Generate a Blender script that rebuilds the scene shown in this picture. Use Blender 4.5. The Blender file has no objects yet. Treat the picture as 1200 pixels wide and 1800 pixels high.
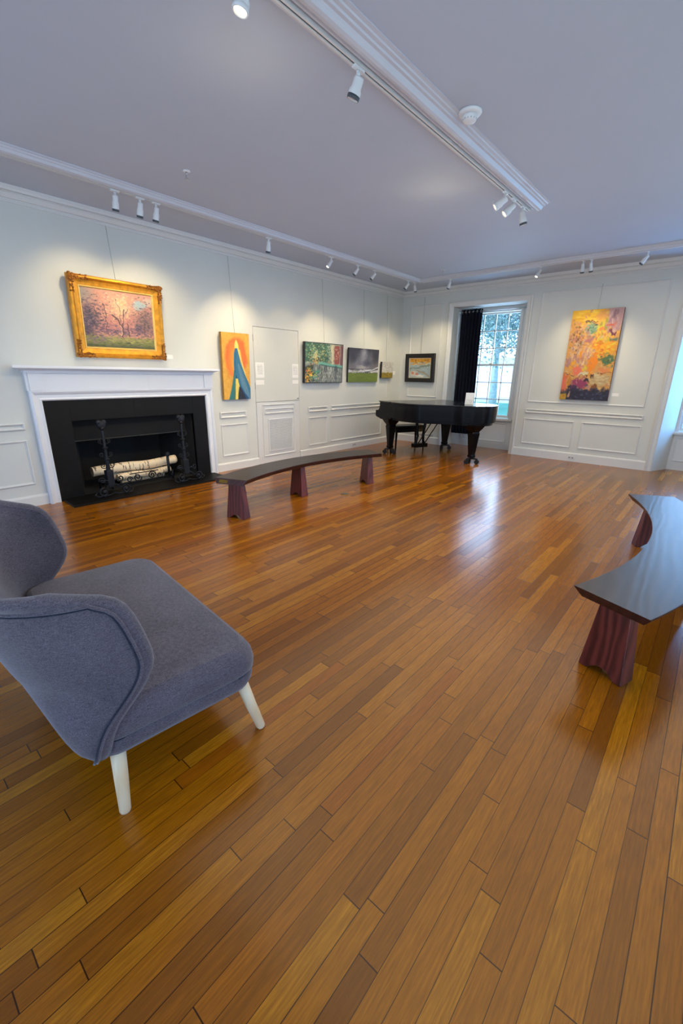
import bpy, bmesh, math, random
import numpy as np
from mathutils import Vector, Matrix, Euler
random.seed(7)
RNG_ = np.random.RandomState(11)
scn = bpy.context.scene
COL = scn.collection
PI = math.pi

# ------------------------------------------------------------------ materials
def s2l(c):
    return tuple(((v/255.0)/12.92 if v/255.0 <= .04045 else (((v/255.0)+.055)/1.055)**2.4) for v in c)

class NT:
    """small node-graph helper"""
    def __init__(self, name):
        self.m = bpy.data.materials.new(name); self.m.use_nodes = True
        self.t = self.m.node_tree; self.b = self.t.nodes['Principled BSDF']
        self.out = self.t.nodes['Material Output']
    def n(self, kind, **kw):
        nd = self.t.nodes.new(kind)
        for k, v in kw.items():
            if k.startswith('i_'):
                key = k[2:]
                key = int(key) if key.isdigit() else key.replace('_', ' ')
                self.set(nd.inputs[key], v)
            else: setattr(nd, k, v)
        return nd
    def set(self, sock, v):
        if isinstance(v, bpy.types.NodeSocket): self.t.links.new(v, sock)
        elif isinstance(v, bpy.types.Node): self.t.links.new(v.outputs[0], sock)
        else: sock.default_value = v
    def math(self, op, a, b=None, c=None):
        nd = self.t.nodes.new('ShaderNodeMath'); nd.operation = op
        self.set(nd.inputs[0], a)
        if b is not None: self.set(nd.inputs[1], b)
        if c is not None: self.set(nd.inputs[2], c)
        return nd.outputs[0]
    def mix(self, fac, a, b, mode='MIX'):
        nd = self.t.nodes.new('ShaderNodeMix'); nd.data_type = 'RGBA'; nd.blend_type = mode
        self.set(nd.inputs[0], fac)
        self.set(nd.inputs[6], a if not isinstance(a, tuple) else (*a[:3], 1))
        self.set(nd.inputs[7], b if not isinstance(b, tuple) else (*b[:3], 1))
        return nd.outputs[2]
    def ramp(self, fac, stops, interp='LINEAR'):
        nd = self.t.nodes.new('ShaderNodeValToRGB'); nd.color_ramp.interpolation = interp
        e = nd.color_ramp.elements
        while len(e) < len(stops): e.new(.5)
        for i, (p, c) in enumerate(stops):
            e[i].position = p; e[i].color = (*c[:3], 1)
        self.set(nd.inputs[0], fac); return nd.outputs[0]
    def obj(self, scale=(1, 1, 1)):
        tc = self.t.nodes.new('ShaderNodeTexCoord')
        mp = self.t.nodes.new('ShaderNodeMapping'); mp.inputs['Scale'].default_value = scale
        self.t.links.new(tc.outputs['Object'], mp.inputs[0]); return mp.outputs[0]
    def noise(self, vec, scale=5, detail=4, rough=.55):
        nd = self.t.nodes.new('ShaderNodeTexNoise'); self.t.links.new(vec, nd.inputs['Vector'])
        nd.inputs['Scale'].default_value = scale; nd.inputs['Detail'].default_value = detail
        nd.inputs['Roughness'].default_value = rough; return nd.outputs[0]
    def bump(self, h, strength=.2, dist=.01):
        nd = self.t.nodes.new('ShaderNodeBump'); nd.inputs['Strength'].default_value = strength
        nd.inputs['Distance'].default_value = dist; self.set(nd.inputs['Height'], h)
        self.t.links.new(nd.outputs[0], self.b.inputs['Normal'])
    def base(self, c): self.set(self.b.inputs['Base Color'], c if not isinstance(c, tuple) else (*c[:3], 1))
    def p(self, **kw):
        for k, v in kw.items(): self.set(self.b.inputs[k.replace('_', ' ')], v)
        return self.m

def M_basic(name, rgb, rough=.6, var=.06, scale=8, bump=0, metal=0, bscale=None, spec=.5, coat=0, stretch=(1, 1, 1)):
    g = NT(name); v = g.obj(stretch)
    c = s2l(rgb)
    f = g.noise(v, scale, 5)
    lo = tuple(x*(1-var) for x in c); hi = tuple(min(1, x*(1+var)) for x in c)
    g.base(g.ramp(f, [(.3, lo), (.7, hi)]))
    if bump: g.bump(g.noise(v, bscale or scale*4, 4), bump, .01)
    g.p(Roughness=rough, Metallic=metal, Specular_IOR_Level=spec, Coat_Weight=coat)
    return g.m

def M_floor():
    g = NT('oak strip floor'); tc0 = g.n('ShaderNodeTexCoord'); sp = g.n('ShaderNodeSeparateXYZ')
    shift = g.n('ShaderNodeVectorMath', operation='ADD'); g.t.links.new(tc0.outputs['Object'], shift.inputs[0]); shift.inputs[1].default_value = (.013, .029, .377)
    class tc: outputs = {'Object': shift.outputs[0]}
    g.t.links.new(tc0.outputs['Object'], sp.inputs[0])
    W = .0617
    xr = g.math('DIVIDE', sp.outputs[0], W)
    row = g.math('FLOOR', xr); fx = g.math('FRACT', xr)
    wn = g.n('ShaderNodeTexWhiteNoise', noise_dimensions='1D'); g.set(wn.inputs['W'], row)
    r1 = wn.outputs[0]
    wn2 = g.n('ShaderNodeTexWhiteNoise', noise_dimensions='1D'); g.set(wn2.inputs['W'], g.math('ADD', row, 311.7))
    L = g.math('MULTIPLY_ADD', wn2.outputs[0], .55, .75)
    yy = g.math('DIVIDE', g.math('MULTIPLY_ADD', r1, 7.3, sp.outputs[1]), L)
    pid = g.math('FLOOR', yy); fy = g.math('FRACT', yy)
    cb = g.n('ShaderNodeCombineXYZ'); g.set(cb.inputs[0], row); g.set(cb.inputs[1], pid)
    wn3 = g.n('ShaderNodeTexWhiteNoise', noise_dimensions='3D'); g.t.links.new(cb.outputs[0], wn3.inputs['Vector'])
    tone = g.ramp(wn3.outputs[0], [(0, s2l((114, 62, 6))), (.15, s2l((139, 79, 6))), (.5, s2l((158, 92, 6))),
                                   (.75, s2l((172, 103, 8))), (.92, s2l((192, 125, 20))), (1, s2l((152, 77, 5)))])
    # grain, offset per plank
    off = g.n('ShaderNodeVectorMath', operation='MULTIPLY_ADD')
    g.t.links.new(wn3.outputs['Color'], off.inputs[0]); off.inputs[1].default_value = (5, 5, 5)
    sc = g.n('ShaderNodeVectorMath', operation='MULTIPLY'); g.t.links.new(tc.outputs['Object'], sc.inputs[0])
    sc.inputs[1].default_value = (1, .055, 1)
    g.t.links.new(sc.outputs[0], off.inputs[2])
    gr = g.noise(off.outputs[0], 190, 4, .6)
    sc2 = g.n('ShaderNodeVectorMath', operation='MULTIPLY'); g.t.links.new(off.outputs[0], sc2.inputs[0]); sc2.inputs[1].default_value = (1, .9, 1)
    wv = g.n('ShaderNodeTexWave', wave_type='BANDS', bands_direction='X')
    g.t.links.new(sc2.outputs[0], wv.inputs['Vector'])
    for k, v in dict(Scale=17, Distortion=13, Detail=2.5).items(): wv.inputs[k].default_value = v
    wv.inputs['Detail Scale'].default_value = 1.2
    c = g.mix(g.ramp(gr, [(.35, (0, 0, 0)), (.65, (1, 1, 1))]), g.mix(.6, tone, s2l((86, 44, 4))), tone)
    c = g.mix(g.math('MULTIPLY', wv.outputs['Fac'], .42), c, g.mix(.55, tone, s2l((92, 48, 6))))
    # large scale mottling
    mo = g.noise(tc.outputs['Object'], 1.3, 3)
    c = g.mix(g.math('MULTIPLY', mo, .18), c, s2l((196, 120, 20)))
    # gaps
    ex = g.math('MINIMUM', fx, g.math('SUBTRACT', 1, fx))
    thr = g.math('MULTIPLY_ADD', g.math('GREATER_THAN', r1, .74), .012, .014)
    gx = g.math('LESS_THAN', ex, thr)
    ey = g.math('MULTIPLY', g.math('MINIMUM', fy, g.math('SUBTRACT', 1, fy)), L)
    gy = g.math('LESS_THAN', ey, .0017)
    gap = g.math('MAXIMUM', gx, gy)
    c = g.mix(g.math('MULTIPLY', gap, .93), c, s2l((40, 16, 2)))
    g.base(c)
    hgt = g.math('SUBTRACT', g.math('MULTIPLY', gr, .12), gap)
    # slight cupping of each board
    cup = g.math('MULTIPLY', g.math('MULTIPLY', fx, g.math('SUBTRACT', 1, fx)), 1.1)
    wob = g.noise(tc.outputs['Object'], 3.0, 2)
    hgt = g.math('ADD', hgt, g.math('ADD', cup, g.math('MULTIPLY', wob, .12)))
    g.bump(hgt, .22, .0016)
    rg = .225
    g.p(Roughness=rg, Specular_IOR_Level=.4, Coat_Weight=.08, Coat_Roughness=.12)
    return g.m

def M_wood(name, a, b, scale=9, rough=.4, stretch=(1, .12, 1), coat=.2, dist=4):
    g = NT(name); v = g.obj(stretch)
    wv = g.n('ShaderNodeTexWave', wave_type='BANDS', bands_direction='X'); g.t.links.new(v, wv.inputs['Vector'])
    for k, x in dict(Scale=scale, Distortion=dist, Detail=3).items(): wv.inputs[k].default_value = x
    n2 = g.noise(v, scale*7, 4)
    f = g.math('MULTIPLY_ADD', n2, .45, g.math('MULTIPLY', wv.outputs['Fac'], .55))
    g.base(g.ramp(f, [(.2, s2l(a)), (.8, s2l(b))]))
    g.bump(f, .25, .003)
    return g.p(Roughness=rough, Coat_Weight=coat, Coat_Roughness=.2)

def M_fabric(name, rgb):
    g = NT(name); v = g.obj()
    n1 = g.noise(v, 300, 2); n2 = g.noise(g.obj((1, 1, 5)), 70, 4); n3 = g.noise(v, 5, 2)
    f = g.math('ADD', g.math('MULTIPLY', n1, .5), g.math('ADD', g.math('MULTIPLY', n2, .35), g.math('MULTIPLY', n3, .15)))
    c = s2l(rgb)
    g.base(g.ramp(f, [(.36, tuple(x*.45 for x in c)), (.64, tuple(x*1.6 for x in c))]))
    g.bump(f, .35, .003)
    return g.p(Roughness=.95, Specular_IOR_Level=.15, Sheen_Weight=.35, Sheen_Roughness=.5)

def M_emit(name, rgb, s):
    g = NT(name); g.base((1, 1, 1)); v = g.obj()
    n = g.noise(v, 3, 1)
    c = s2l(rgb)
    g.set(g.b.inputs['Emission Color'], g.ramp(n, [(0, c), (1, tuple(min(1, x*1.05) for x in c))]))
    return g.p(Emission_Strength=s)

def M_glass():
    g = NT('window glass'); t = g.n('ShaderNodeBsdfTransparent'); t.inputs[0].default_value = (.93, .97, 1, 1)
    gl = g.n('ShaderNodeBsdfGlossy'); gl.inputs['Roughness'].default_value = .02
    lw = g.n('ShaderNodeLayerWeight'); lw.inputs[0].default_value = .5
    fac = g.math('MULTIPLY_ADD', g.math('POWER', lw.outputs['Facing'], 5), .5, .03)
    mx = g.n('ShaderNodeMixShader'); g.t.links.new(fac, mx.inputs[0])
    g.t.links.new(t.outputs[0], mx.inputs[1]); g.t.links.new(gl.outputs[0], mx.inputs[2])
    g.t.links.new(mx.outputs[0], g.out.inputs[0]); return g.m

def M_paint(name, rough=.55, bump=.5):
    """oil paint: the pigment is stored on the canvas mesh as a colour attribute"""
    g = NT(name); a = g.n('ShaderNodeVertexColor', layer_name='pigment')
    v = g.obj(); n = g.noise(v, 55, 5, .65); n2 = g.noise(v, 220, 3)
    c = g.mix(g.math('MULTIPLY', g.ramp(n, [(.35, (0, 0, 0)), (.7, (1, 1, 1))]), .3), a.outputs[0], g.mix(1, a.outputs[0], (.55, .55, .55), 'MULTIPLY'))
    g.base(c); g.bump(g.math('ADD', n, g.math('MULTIPLY', n2, .5)), bump, .004)
    return g.p(Roughness=rough)

def M_paper(name, lines=True):
    g = NT(name); tc = g.n('ShaderNodeTexCoord'); sp = g.n('ShaderNodeSeparateXYZ'); g.t.links.new(tc.outputs['Object'], sp.inputs[0])
    if not lines:
        g.base(g.ramp(g.noise(g.obj(), 10, 2), [(0, s2l((232, 230, 226))), (1, s2l((240, 238, 234)))])); return g.p(Roughness=.7)
    row = g.math('FRACT', g.math('MULTIPLY', sp.outputs[2], 62))
    r = g.math('LESS_THAN', row, .45)
    cb = g.n('ShaderNodeVectorMath', operation='MULTIPLY'); g.t.links.new(tc.outputs['Object'], cb.inputs[0]); cb.inputs[1].default_value = (240, 240, 61)
    w = g.math('GREATER_THAN', g.noise(cb.outputs[0], 1, 0), .45)
    inx = g.math('LESS_THAN', g.math('ABSOLUTE', sp.outputs[0]), .055)
    inz = g.math('LESS_THAN', g.math('ABSOLUTE', g.math('SUBTRACT', sp.outputs[2], .01)), .075)
    f = g.math('MULTIPLY', g.math('MULTIPLY', r, w), g.math('MULTIPLY', inx, inz))
    g.base(g.mix(g.math('MULTIPLY', f, .55), s2l((236, 235, 232)), s2l((90, 90, 95))))
    return g.p(Roughness=.7)

def M_birch():
    g = NT('birch bark'); v = g.obj((1, 1, 1)); vs = g.obj((1, .0, 1))
    n = g.noise(g.obj((30, 6, 30)), 1, 3); n2 = g.noise(g.obj((7, 34, 7)), 1, 3)
    f = g.math('GREATER_THAN', n2, .6)
    c = g.mix(n, s2l((244, 226, 196)), s2l((222, 196, 160)))
    c = g.mix(g.math('MULTIPLY', f, .8), c, s2l((60, 45, 36)))
    g.base(c); g.bump(n2, .4, .004); return g.p(Roughness=.8)

def M_slate():
    g = NT('black slate'); v = g.obj(); n = g.noise(v, 3.2, 6, .65); n2 = g.noise(v, 30, 4)
    g.base(g.ramp(n, [(.3, s2l((8, 7, 7))), (.6, s2l((15, 12, 11))), (.8, s2l((34, 29, 26)))]))
    g.bump(n2, .15, .004); return g.p(Roughness=g.math('MULTIPLY_ADD', n, .2, .42), Specular_IOR_Level=.2)

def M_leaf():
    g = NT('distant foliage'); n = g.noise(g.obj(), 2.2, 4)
    g.base(g.ramp(n, [(.3, s2l((88, 112, 116))), (.7, s2l((168, 196, 200)))])); return g.p(Roughness=.9)  # pale blue put into the leaf colour to look overexposed by daylight

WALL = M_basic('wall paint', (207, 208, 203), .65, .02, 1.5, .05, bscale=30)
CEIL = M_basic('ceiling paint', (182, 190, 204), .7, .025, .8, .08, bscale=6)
TRIM = M_basic('white trim paint', (213, 213, 211), .5, .02, 3, .04, bscale=20)
MANT = M_basic('mantel enamel', (222, 224, 230), .35, .02, 3, .03, bscale=20)
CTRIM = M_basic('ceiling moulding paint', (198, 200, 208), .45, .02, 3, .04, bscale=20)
FLOOR = M_floor()
SLATE = M_slate()
SOOT = M_basic('sooty firebrick', (12, 10, 10), .9, .4, 5, .4)
IRON = M_basic('wrought iron', (34, 36, 42), .5, .3, 20, .5, metal=.6)
BARM = M_basic('damper steel', (60, 56, 50), .45, .2, 20, .2, metal=.7)
BIRCH = M_birch()
CUTW = M_basic('cut log end', (200, 170, 125), .8, .15, 30, .2)
BTOP = M_wood('dark stained bench top', (34, 23, 19), (52, 37, 31), 5, .4, (1, .2, 1), .1, 14)
BTOP2 = M_wood('dark bench edge', (44, 18, 16), (66, 30, 27), 6, .45, (1, .2, 1), .1, 10)
BLEG = M_wood('red stained bench leg', (72, 26, 24), (116, 50, 42), 8, .4, (1, 1, .22), .2, 9)
EBON = M_basic('ebonised piano case', (5, 5, 8), .3, .2, 3, 0, spec=.16, coat=.03)
EBLID = M_basic('piano lid lacquer', (14, 13, 15), .22, .2, 3, 0, spec=.4, coat=.2)
BRASS = M_basic('brass', (170, 130, 60), .3, .15, 12, 0, metal=1)
IVORY = M_basic('piano keys', (225, 220, 205), .3, .05, 20)
FAB = M_fabric('grey blue heather upholstery', (93, 85, 92))
PIPE = M_fabric('darker piping', (40, 43, 56))
BEECH = M_wood('pale beech', (232, 204, 160), (240, 218, 180), 9, .45, (1, 1, .1), .1, 2)
NAVY = M_basic('navy curtain cloth', (16, 18, 32), .9, .3, 40, .2, spec=.2)
NICKEL = M_basic('brushed nickel', (200, 202, 206), .3, .05, 20, 0, metal=1)
LAMPW = M_basic('white lamp enamel', (222, 224, 226), .35, .02, 10)
LAMPG = M_basic('dark lamp rim', (70, 78, 84), .4, .1, 10)
BLACK = M_basic('black slot', (12, 12, 12), .7, .2, 20)
GRAYP = M_basic('grey plastic', (150, 152, 156), .5, .04, 20)
LENS = M_emit('lit lamp lens', (255, 232, 190), 9)
LENSD = M_basic('lamp lens off axis', (150, 160, 168), .15, .05, 10)
GOLD = M_basic('burnished gold leaf', (214, 146, 38), .36, .28, 14, .35, metal=.55, bscale=60)
GOLDD = M_basic('antique gold ornament', (150, 92, 26), .45, .5, 40, .8, metal=.5, bscale=90)
GOLDL = M_basic('pale gold liner', (236, 196, 110), .35, .1, 20, .1, metal=.4)
BLKF = M_basic('black wooden frame', (22, 19, 18), .45, .3, 15, .2)
CANV = M_basic('canvas edge', (196, 186, 160), .85, .08, 60, .2)
CANVO = M_basic('ochre painted edge', (176, 128, 52), .8, .12, 20, .2)
CANVD = M_basic('dark painted edge', (36, 38, 44), .8, .2, 20, .2)
CANVP = M_basic('plum painted edge', (110, 64, 62), .8, .3, 12, .2)
WIRE = M_basic('steel hanging wire', (168, 170, 166), .5, .1, 20)
CLEAR = M_basic('hanging rod', (188, 190, 186), .5, .05, 20)
PAPER = M_paper('printed notice'); PAPB = M_paper('blank label', False)
GLASS = M_glass()
PAINT = M_paint('oil paint')
GRILL = M_basic('grille enamel', (214, 214, 214), .5, .02, 10)
DARK = M_basic('dark cavity', (18, 17, 17), .9, .2, 10)
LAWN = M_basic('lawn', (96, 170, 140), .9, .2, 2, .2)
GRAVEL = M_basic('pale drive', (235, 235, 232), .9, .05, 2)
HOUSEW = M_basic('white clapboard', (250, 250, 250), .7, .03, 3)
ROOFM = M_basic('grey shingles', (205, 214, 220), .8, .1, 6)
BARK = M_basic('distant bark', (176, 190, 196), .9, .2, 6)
LEAF = M_leaf()

# ------------------------------------------------------------------ mesh builder
class MB:
    def __init__(self): self.v = []; self.f = []; self.sm = []
    def add(self, vs, fs, smooth=False):
        o = len(self.v); self.v += [tuple(p) for p in vs]
        self.f += [tuple(i+o for i in f) for f in fs]; self.sm += [smooth]*len(fs); return self
    def box(self, x0, x1, y0, y1, z0, z1):
        vs = [(x, y, z) for z in (z0, z1) for y in (y0, y1) for x in (x0, x1)]
        return self.add(vs, [(0, 2, 3, 1), (4, 5, 7, 6), (0, 1, 5, 4), (1, 3, 7, 5), (3, 2, 6, 7), (2, 0, 4, 6)])
    def cyl(self, p0, p1, r0, r1=None, n=20, caps=True):
        r1 = r0 if r1 is None else r1
        p0 = Vector(p0); p1 = Vector(p1); d = (p1-p0).normalized()
        a = d.orthogonal().normalized(); b = d.cross(a)
        vs = [p+(a*math.cos(t)+b*math.sin(t))*r for p, r in ((p0, r0), (p1, r1)) for t in [2*PI*i/n for i in range(n)]]
        self.add(vs, [(i, (i+1) % n, n+(i+1) % n, n+i) for i in range(n)], True)
        if caps:
            o = len(self.v)-2*n
            self.f += [tuple(o+i for i in reversed(range(n))), tuple(o+n+i for i in range(n))]; self.sm += [False]*2
        return self
    def lathe(self, prof, o=(0, 0, 0), d=(0, 0, 1), n=28):
        o = Vector(o); d = Vector(d).normalized(); a = d.orthogonal().normalized(); b = d.cross(a)
        vs = []; 
        for r, h in prof:
            for i in range(n):
                t = 2*PI*i/n; vs.append(o+d*h+(a*math.cos(t)+b*math.sin(t))*max(r, 1e-4))
        fs = [(k*n+i, k*n+(i+1) % n, (k+1)*n+(i+1) % n, (k+1)*n+i) for k in range(len(prof)-1) for i in range(n)]
        self.add(vs, fs, True)
        o_ = len(self.v)-len(vs)
        self.f += [tuple(o_+i for i in reversed(range(n))), tuple(o_+(len(prof)-1)*n+i for i in range(n))]; self.sm += [False]*2
        return self
    def tube(self, pts, r, n=8, closed=False, flat=None):
        pts = [Vector(p) for p in pts]; N = len(pts); vs = []
        rs = r if isinstance(r, (list, tuple)) else [r]*N
        prev = None
        for i, p in enumerate(pts):
            if closed: d = pts[(i+1) % N]-pts[i-1]
            else: d = pts[min(i+1, N-1)]-pts[max(i-1, 0)]
            d = d.normalized() if d.length > 1e-9 else Vector((0, 0, 1))
            if prev is None: a = d.orthogonal().normalized()
            else:
                a = prev-d*prev.dot(d)
                a = a.normalized() if a.length > 1e-6 else d.orthogonal().normalized()
            prev = a; b = d.cross(a)
            for k in range(n):
                t = 2*PI*k/n; vs.append(p+(a*math.cos(t)+b*math.sin(t))*rs[i])
        m = N if closed else N-1
        fs = [(i*n+k, i*n+(k+1) % n, ((i+1) % N)*n+(k+1) % n, ((i+1) % N)*n+k) for i in range(m) for k in range(n)]
        self.add(vs, fs, True)
        if not closed:
            o_ = len(self.v)-len(vs)
            self.f += [tuple(o_+k for k in reversed(range(n))), tuple(o_+(N-1)*n+k for k in range(n))]; self.sm += [True]*2
        return self
    def prism(self, out, z0, z1, M=None):
        """out: list of 2D points; extruded along local z; M maps the result"""
        n = len(out); vs = [Vector((x, y, z0)) for x, y in out]+[Vector((x, y, z1)) for x, y in out]
        if M is not None: vs = [M @ p for p in vs]
        return self.add(vs, [tuple(reversed(range(n))), tuple(range(n, 2*n))]+[(i, (i+1) % n, n+(i+1) % n, n+i) for i in range(n)])
    def grid(self, pts, smooth=True, wrap=False):
        """pts[row][col]"""
        R = len(pts); C = len(pts[0]); vs = [p for row in pts for p in row]
        c2 = C if wrap else C-1
        return self.add(vs, [(r*C+c, r*C+(c+1) % C, (r+1)*C+(c+1) % C, (r+1)*C+c) for r in range(R-1) for c in range(c2)], smooth)
    def ring(self, u0, u1, z0, z1, prof, P):
        """rectangular moulding: prof = [(inset, height)...] closed loop, mitred corners"""
        K = len(prof); vs = []
        for o, h in prof:
            for (u, z) in ((u0+o, z0+o), (u1-o, z0+o), (u1-o, z1-o), (u0+o, z1-o)): vs.append(P(u, z, h))
        fs = [(4*k+i, 4*k+(i+1) % 4, 4*((k+1) % K)+(i+1) % 4, 4*((k+1) % K)+i) for k in range(K) for i in range(4)]
        return self.add(vs, fs)
    def sbox(self, c, h, e=.28, nu=40, nv=20, M=None, crown=0):
        """superellipsoid cushion"""
        def sp(t, e): return math.copysign(abs(t)**e, t)
        rows = []
        for j in range(nv+1):
            ph = -PI/2+PI*j/nv
            row = []
            for i in range(nu):
                th = 2*PI*i/nu
                x = sp(math.cos(ph), e)*sp(math.cos(th), e); y = sp(math.cos(ph), e)*sp(math.sin(th), e); z = sp(math.sin(ph), e)
                z *= 1+crown*(1-x*x)*(1-y*y)*(1 if z > 0 else 0)
                p = Vector((c[0]+h[0]*x, c[1]+h[1]*y, c[2]+h[2]*z)); row.append(M @ p if M is not None else p)
            rows.append(row)
        return self.grid(rows, True, True)
    def build(self, name, mat, parent=None, bevel=0, seg=2, sub=0, label=None):
        me = bpy.data.meshes.new(name); me.from_pydata([tuple(p) for p in self.v], [], self.f)
        bm = bmesh.new(); bm.from_mesh(me)
        for f, s in zip(bm.faces, self.sm): f.smooth = s
        bmesh.ops.recalc_face_normals(bm, faces=bm.faces); bm.to_mesh(me); bm.free()
        o = bpy.data.objects.new(name, me); COL.objects.link(o)
        if isinstance(mat, (list, tuple)):
            for m in mat: me.materials.append(m)
        else: me.materials.append(mat)
        if parent is not None: o.parent = parent
        if bevel:
            b = o.modifiers.new('bevel', 'BEVEL'); b.width = bevel; b.segments = seg; b.limit_method = 'ANGLE'; b.angle_limit = .6
        if sub:
            b = o.modifiers.new('sub', 'SUBSURF'); b.levels = sub; b.render_levels = sub
        if label: o['label'] = label
        return o

def tag(o, label=None, cat=None, group=None, kind=None):
    if label: o['label'] = label
    if cat: o['category'] = cat
    if group: o['group'] = group
    if kind: o['kind'] = kind
    return o
def empty(name, loc, rot=(0, 0, 0), label=None, cat=None, group=None, kind=None):
    o = bpy.data.objects.new(name, None); COL.objects.link(o); o.location = loc; o.rotation_euler = rot
    o.empty_display_size = .1
    return tag(o, label, cat, group, kind)
def struct(o, label, cat): return tag(o, label, cat, None, 'structure')

# ------------------------------------------------------------------ room dimensions
XL, YB, ZC = -5.79, 8.80, 3.22
XR, YN = 2.03, -3.2
TH = .45          # outer wall thickness
PL = lambda u, z, h: (XL+h, u, z)          # left wall coordinates
PB = lambda u, z, h: (u, YB-h, z)          # back wall coordinates

# floor, ceiling
struct(MB().box(XL-.02, XR+.02, YN-.02, YB+.7, -.12, 0).build('floor', FLOOR), 'honey oak strip floor running the length of the room', 'floor')
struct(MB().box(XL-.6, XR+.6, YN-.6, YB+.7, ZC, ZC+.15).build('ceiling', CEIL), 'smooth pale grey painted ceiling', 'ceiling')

# left wall with firebox and jib door openings
FB0, FB1, FBZ = 1.815, 3.405, .935
D0, D1, DZ = 4.575, 5.561, 2.20
w = MB()
w.box(XL-.15, XL, YN, FB0, 0, ZC); w.box(XL-.15, XL, FB0, FB1, FBZ, ZC); w.box(XL-.15, XL, FB1, D0, 0, ZC)
w.box(XL-.15, XL, D0, D1, DZ, ZC); w.box(XL-.15, XL, D1, YB+.6, 0, ZC); w.box(XL-.15, XL-.12, D0, D1, 0, DZ)
struct(w.build('wall_left', WALL), 'long off-white panelled wall with the fireplace', 'wall')
# back wall with two window recesses
R1 = (-4.55, -3.075); R2 = (-.655, .82); RZ = 2.83; YR = 9.17
WO = ((R1[0]+.22, R1[1]-.245), (R2[0]+.22, R2[1]-.245))   # sash openings
w = MB()
for a, b in ((XL, R1[0]), (R1[1], R2[0]), (R2[1], XR)): w.box(a, b, YB, YR+.28, 0, ZC)
for (a, b), (s0, s1) in zip((R1, R2), WO):
    w.box(a, b, YB, YR+.28, RZ, ZC)
    w.box(a, s0, YR+.06, YR+.28, 0, RZ); w.box(s1, b, YR+.06, YR+.28, 0, RZ)
    w.box(s0, s1, YR+.06, YR+.28, 0, .62); w.box(s0, s1, YR+.06, YR+.28, 2.76, RZ)
w.prism([(R2[0], YB+.001), (R2[0], YR+.06), (R2[0]+.17, YR+.06), (R2[0]+.165, YR)], 0, RZ)
w.prism([(R2[1], YB+.001), (R2[1], YR+.06), (R2[1]-.17, YR+.06), (R2[1]-.165, YR)], 0, RZ)
struct(w.build('wall_back', WALL), 'off-white panelled end wall with two deep window recesses', 'wall')
# right wall and near wall (behind the camera) with guessed window openings added for daylight
RW = [(-1.6, -.2), (1.6, 3.0), (4.8, 6.2)]
w = MB(); y = YN
for a, b in RW:
    w.box(XR, XR+.3, y, a, 0, ZC); w.box(XR, XR+.3, a, b, 0, .65); w.box(XR, XR+.3, a, b, 2.75, ZC); y = b
w.box(XR, XR+.3, y, YR+.28, 0, ZC)
struct(w.build('wall_right', WALL), 'off-white wall with tall unseen windows added for daylight', 'wall')
NW = [(-4.5, -3.1), (-.7, .7)]
w = MB(); x = XL
for a, b in NW:
    w.box(x, a, YN-.3, YN, 0, ZC); w.box(a, b, YN-.3, YN, 0, .65); w.box(a, b, YN-.3, YN, 2.75, ZC); x = b
w.box(x, XR, YN-.3, YN, 0, ZC)
struct(w.build('wall_near', WALL), 'off-white end wall with tall unseen windows added for daylight', 'wall')

# ------------------------------------------------------------------ mouldings
TN = [0]
def trim(mb, label, mat=TRIM, **k):
    TN[0] += 1
    return struct(mb.build('trim_%d' % TN[0], mat, **k), label, 'moulding')
PANEL = [(0, 0), (0, .010), (.006, .017), (.014, .016), (.019, .007), (.026, .005), (.027, 0)]
RAIL = [(0, 0), (0, .018), (.01, .026), (.02, .02), (.028, .008), (.03, 0)]
def prof_run(mb, prof, a, b, axis, flip=False):
    """extrude a 2D profile [(p,z)] between a and b along axis; p is distance from wall"""
    n = len(prof)
    if axis == 'L': vs = [(XL+p, t, z) for t in (a, b) for p, z in prof]
    elif axis == 'B': vs = [(t, YB-p, z) for t in (a, b) for p, z in prof]
    elif axis == 'R': vs = [(XR-p, t, z) for t in (a, b) for p, z in prof]
    elif axis == 'N': vs = [(t, YN+p, z) for t in (a, b) for p, z in prof]
    mb.add(vs, [tuple(range(n)), tuple(range(n, 2*n))]+[(i, (i+1) % n, n+(i+1) % n, n+i) for i in range(n)])
    return mb
# left wall wainscot
for i, (y0, y1, z0, z1) in enumerate([(.55, 1.345, .25, .755), (3.872, 4.385, .232, .728), (5.785, 6.306, .19, .717), (6.404, 8.115, .205, .71)]):
    trim(MB().ring(y0, y1, z0, z1, PANEL, PL), ['wainscot panel moulding left of the fireplace', 'wainscot panel moulding below the orange painting',
         'narrow wainscot panel moulding right of the white door', 'wide wainscot panel moulding nearest the room corner'][i])
for i, (y0, y1, z0, z1) in enumerate([(.55, 1.352, .868, .945), (3.87, 4.36, .825, .918), (5.78, 6.304, .818, .908), (6.403, 8.125, .822, .91)]):
    trim(MB().ring(y0, y1, z0, z1, RAIL, PL), ['raised chair rail strip left of the fireplace', 'raised chair rail strip below the orange painting',
         'short chair rail strip right of the white door', 'long chair rail strip nearest the room corner'][i])
# narrow vertical stiles visible near the corner of the left wall
trim(prof_run(MB(), [(0, 1.02), (.012, 1.02), (.012, 2.95), (0, 2.95)], 8.28, 8.295, 'L'), 'thin vertical panel seam on the left wall near the corner')
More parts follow.
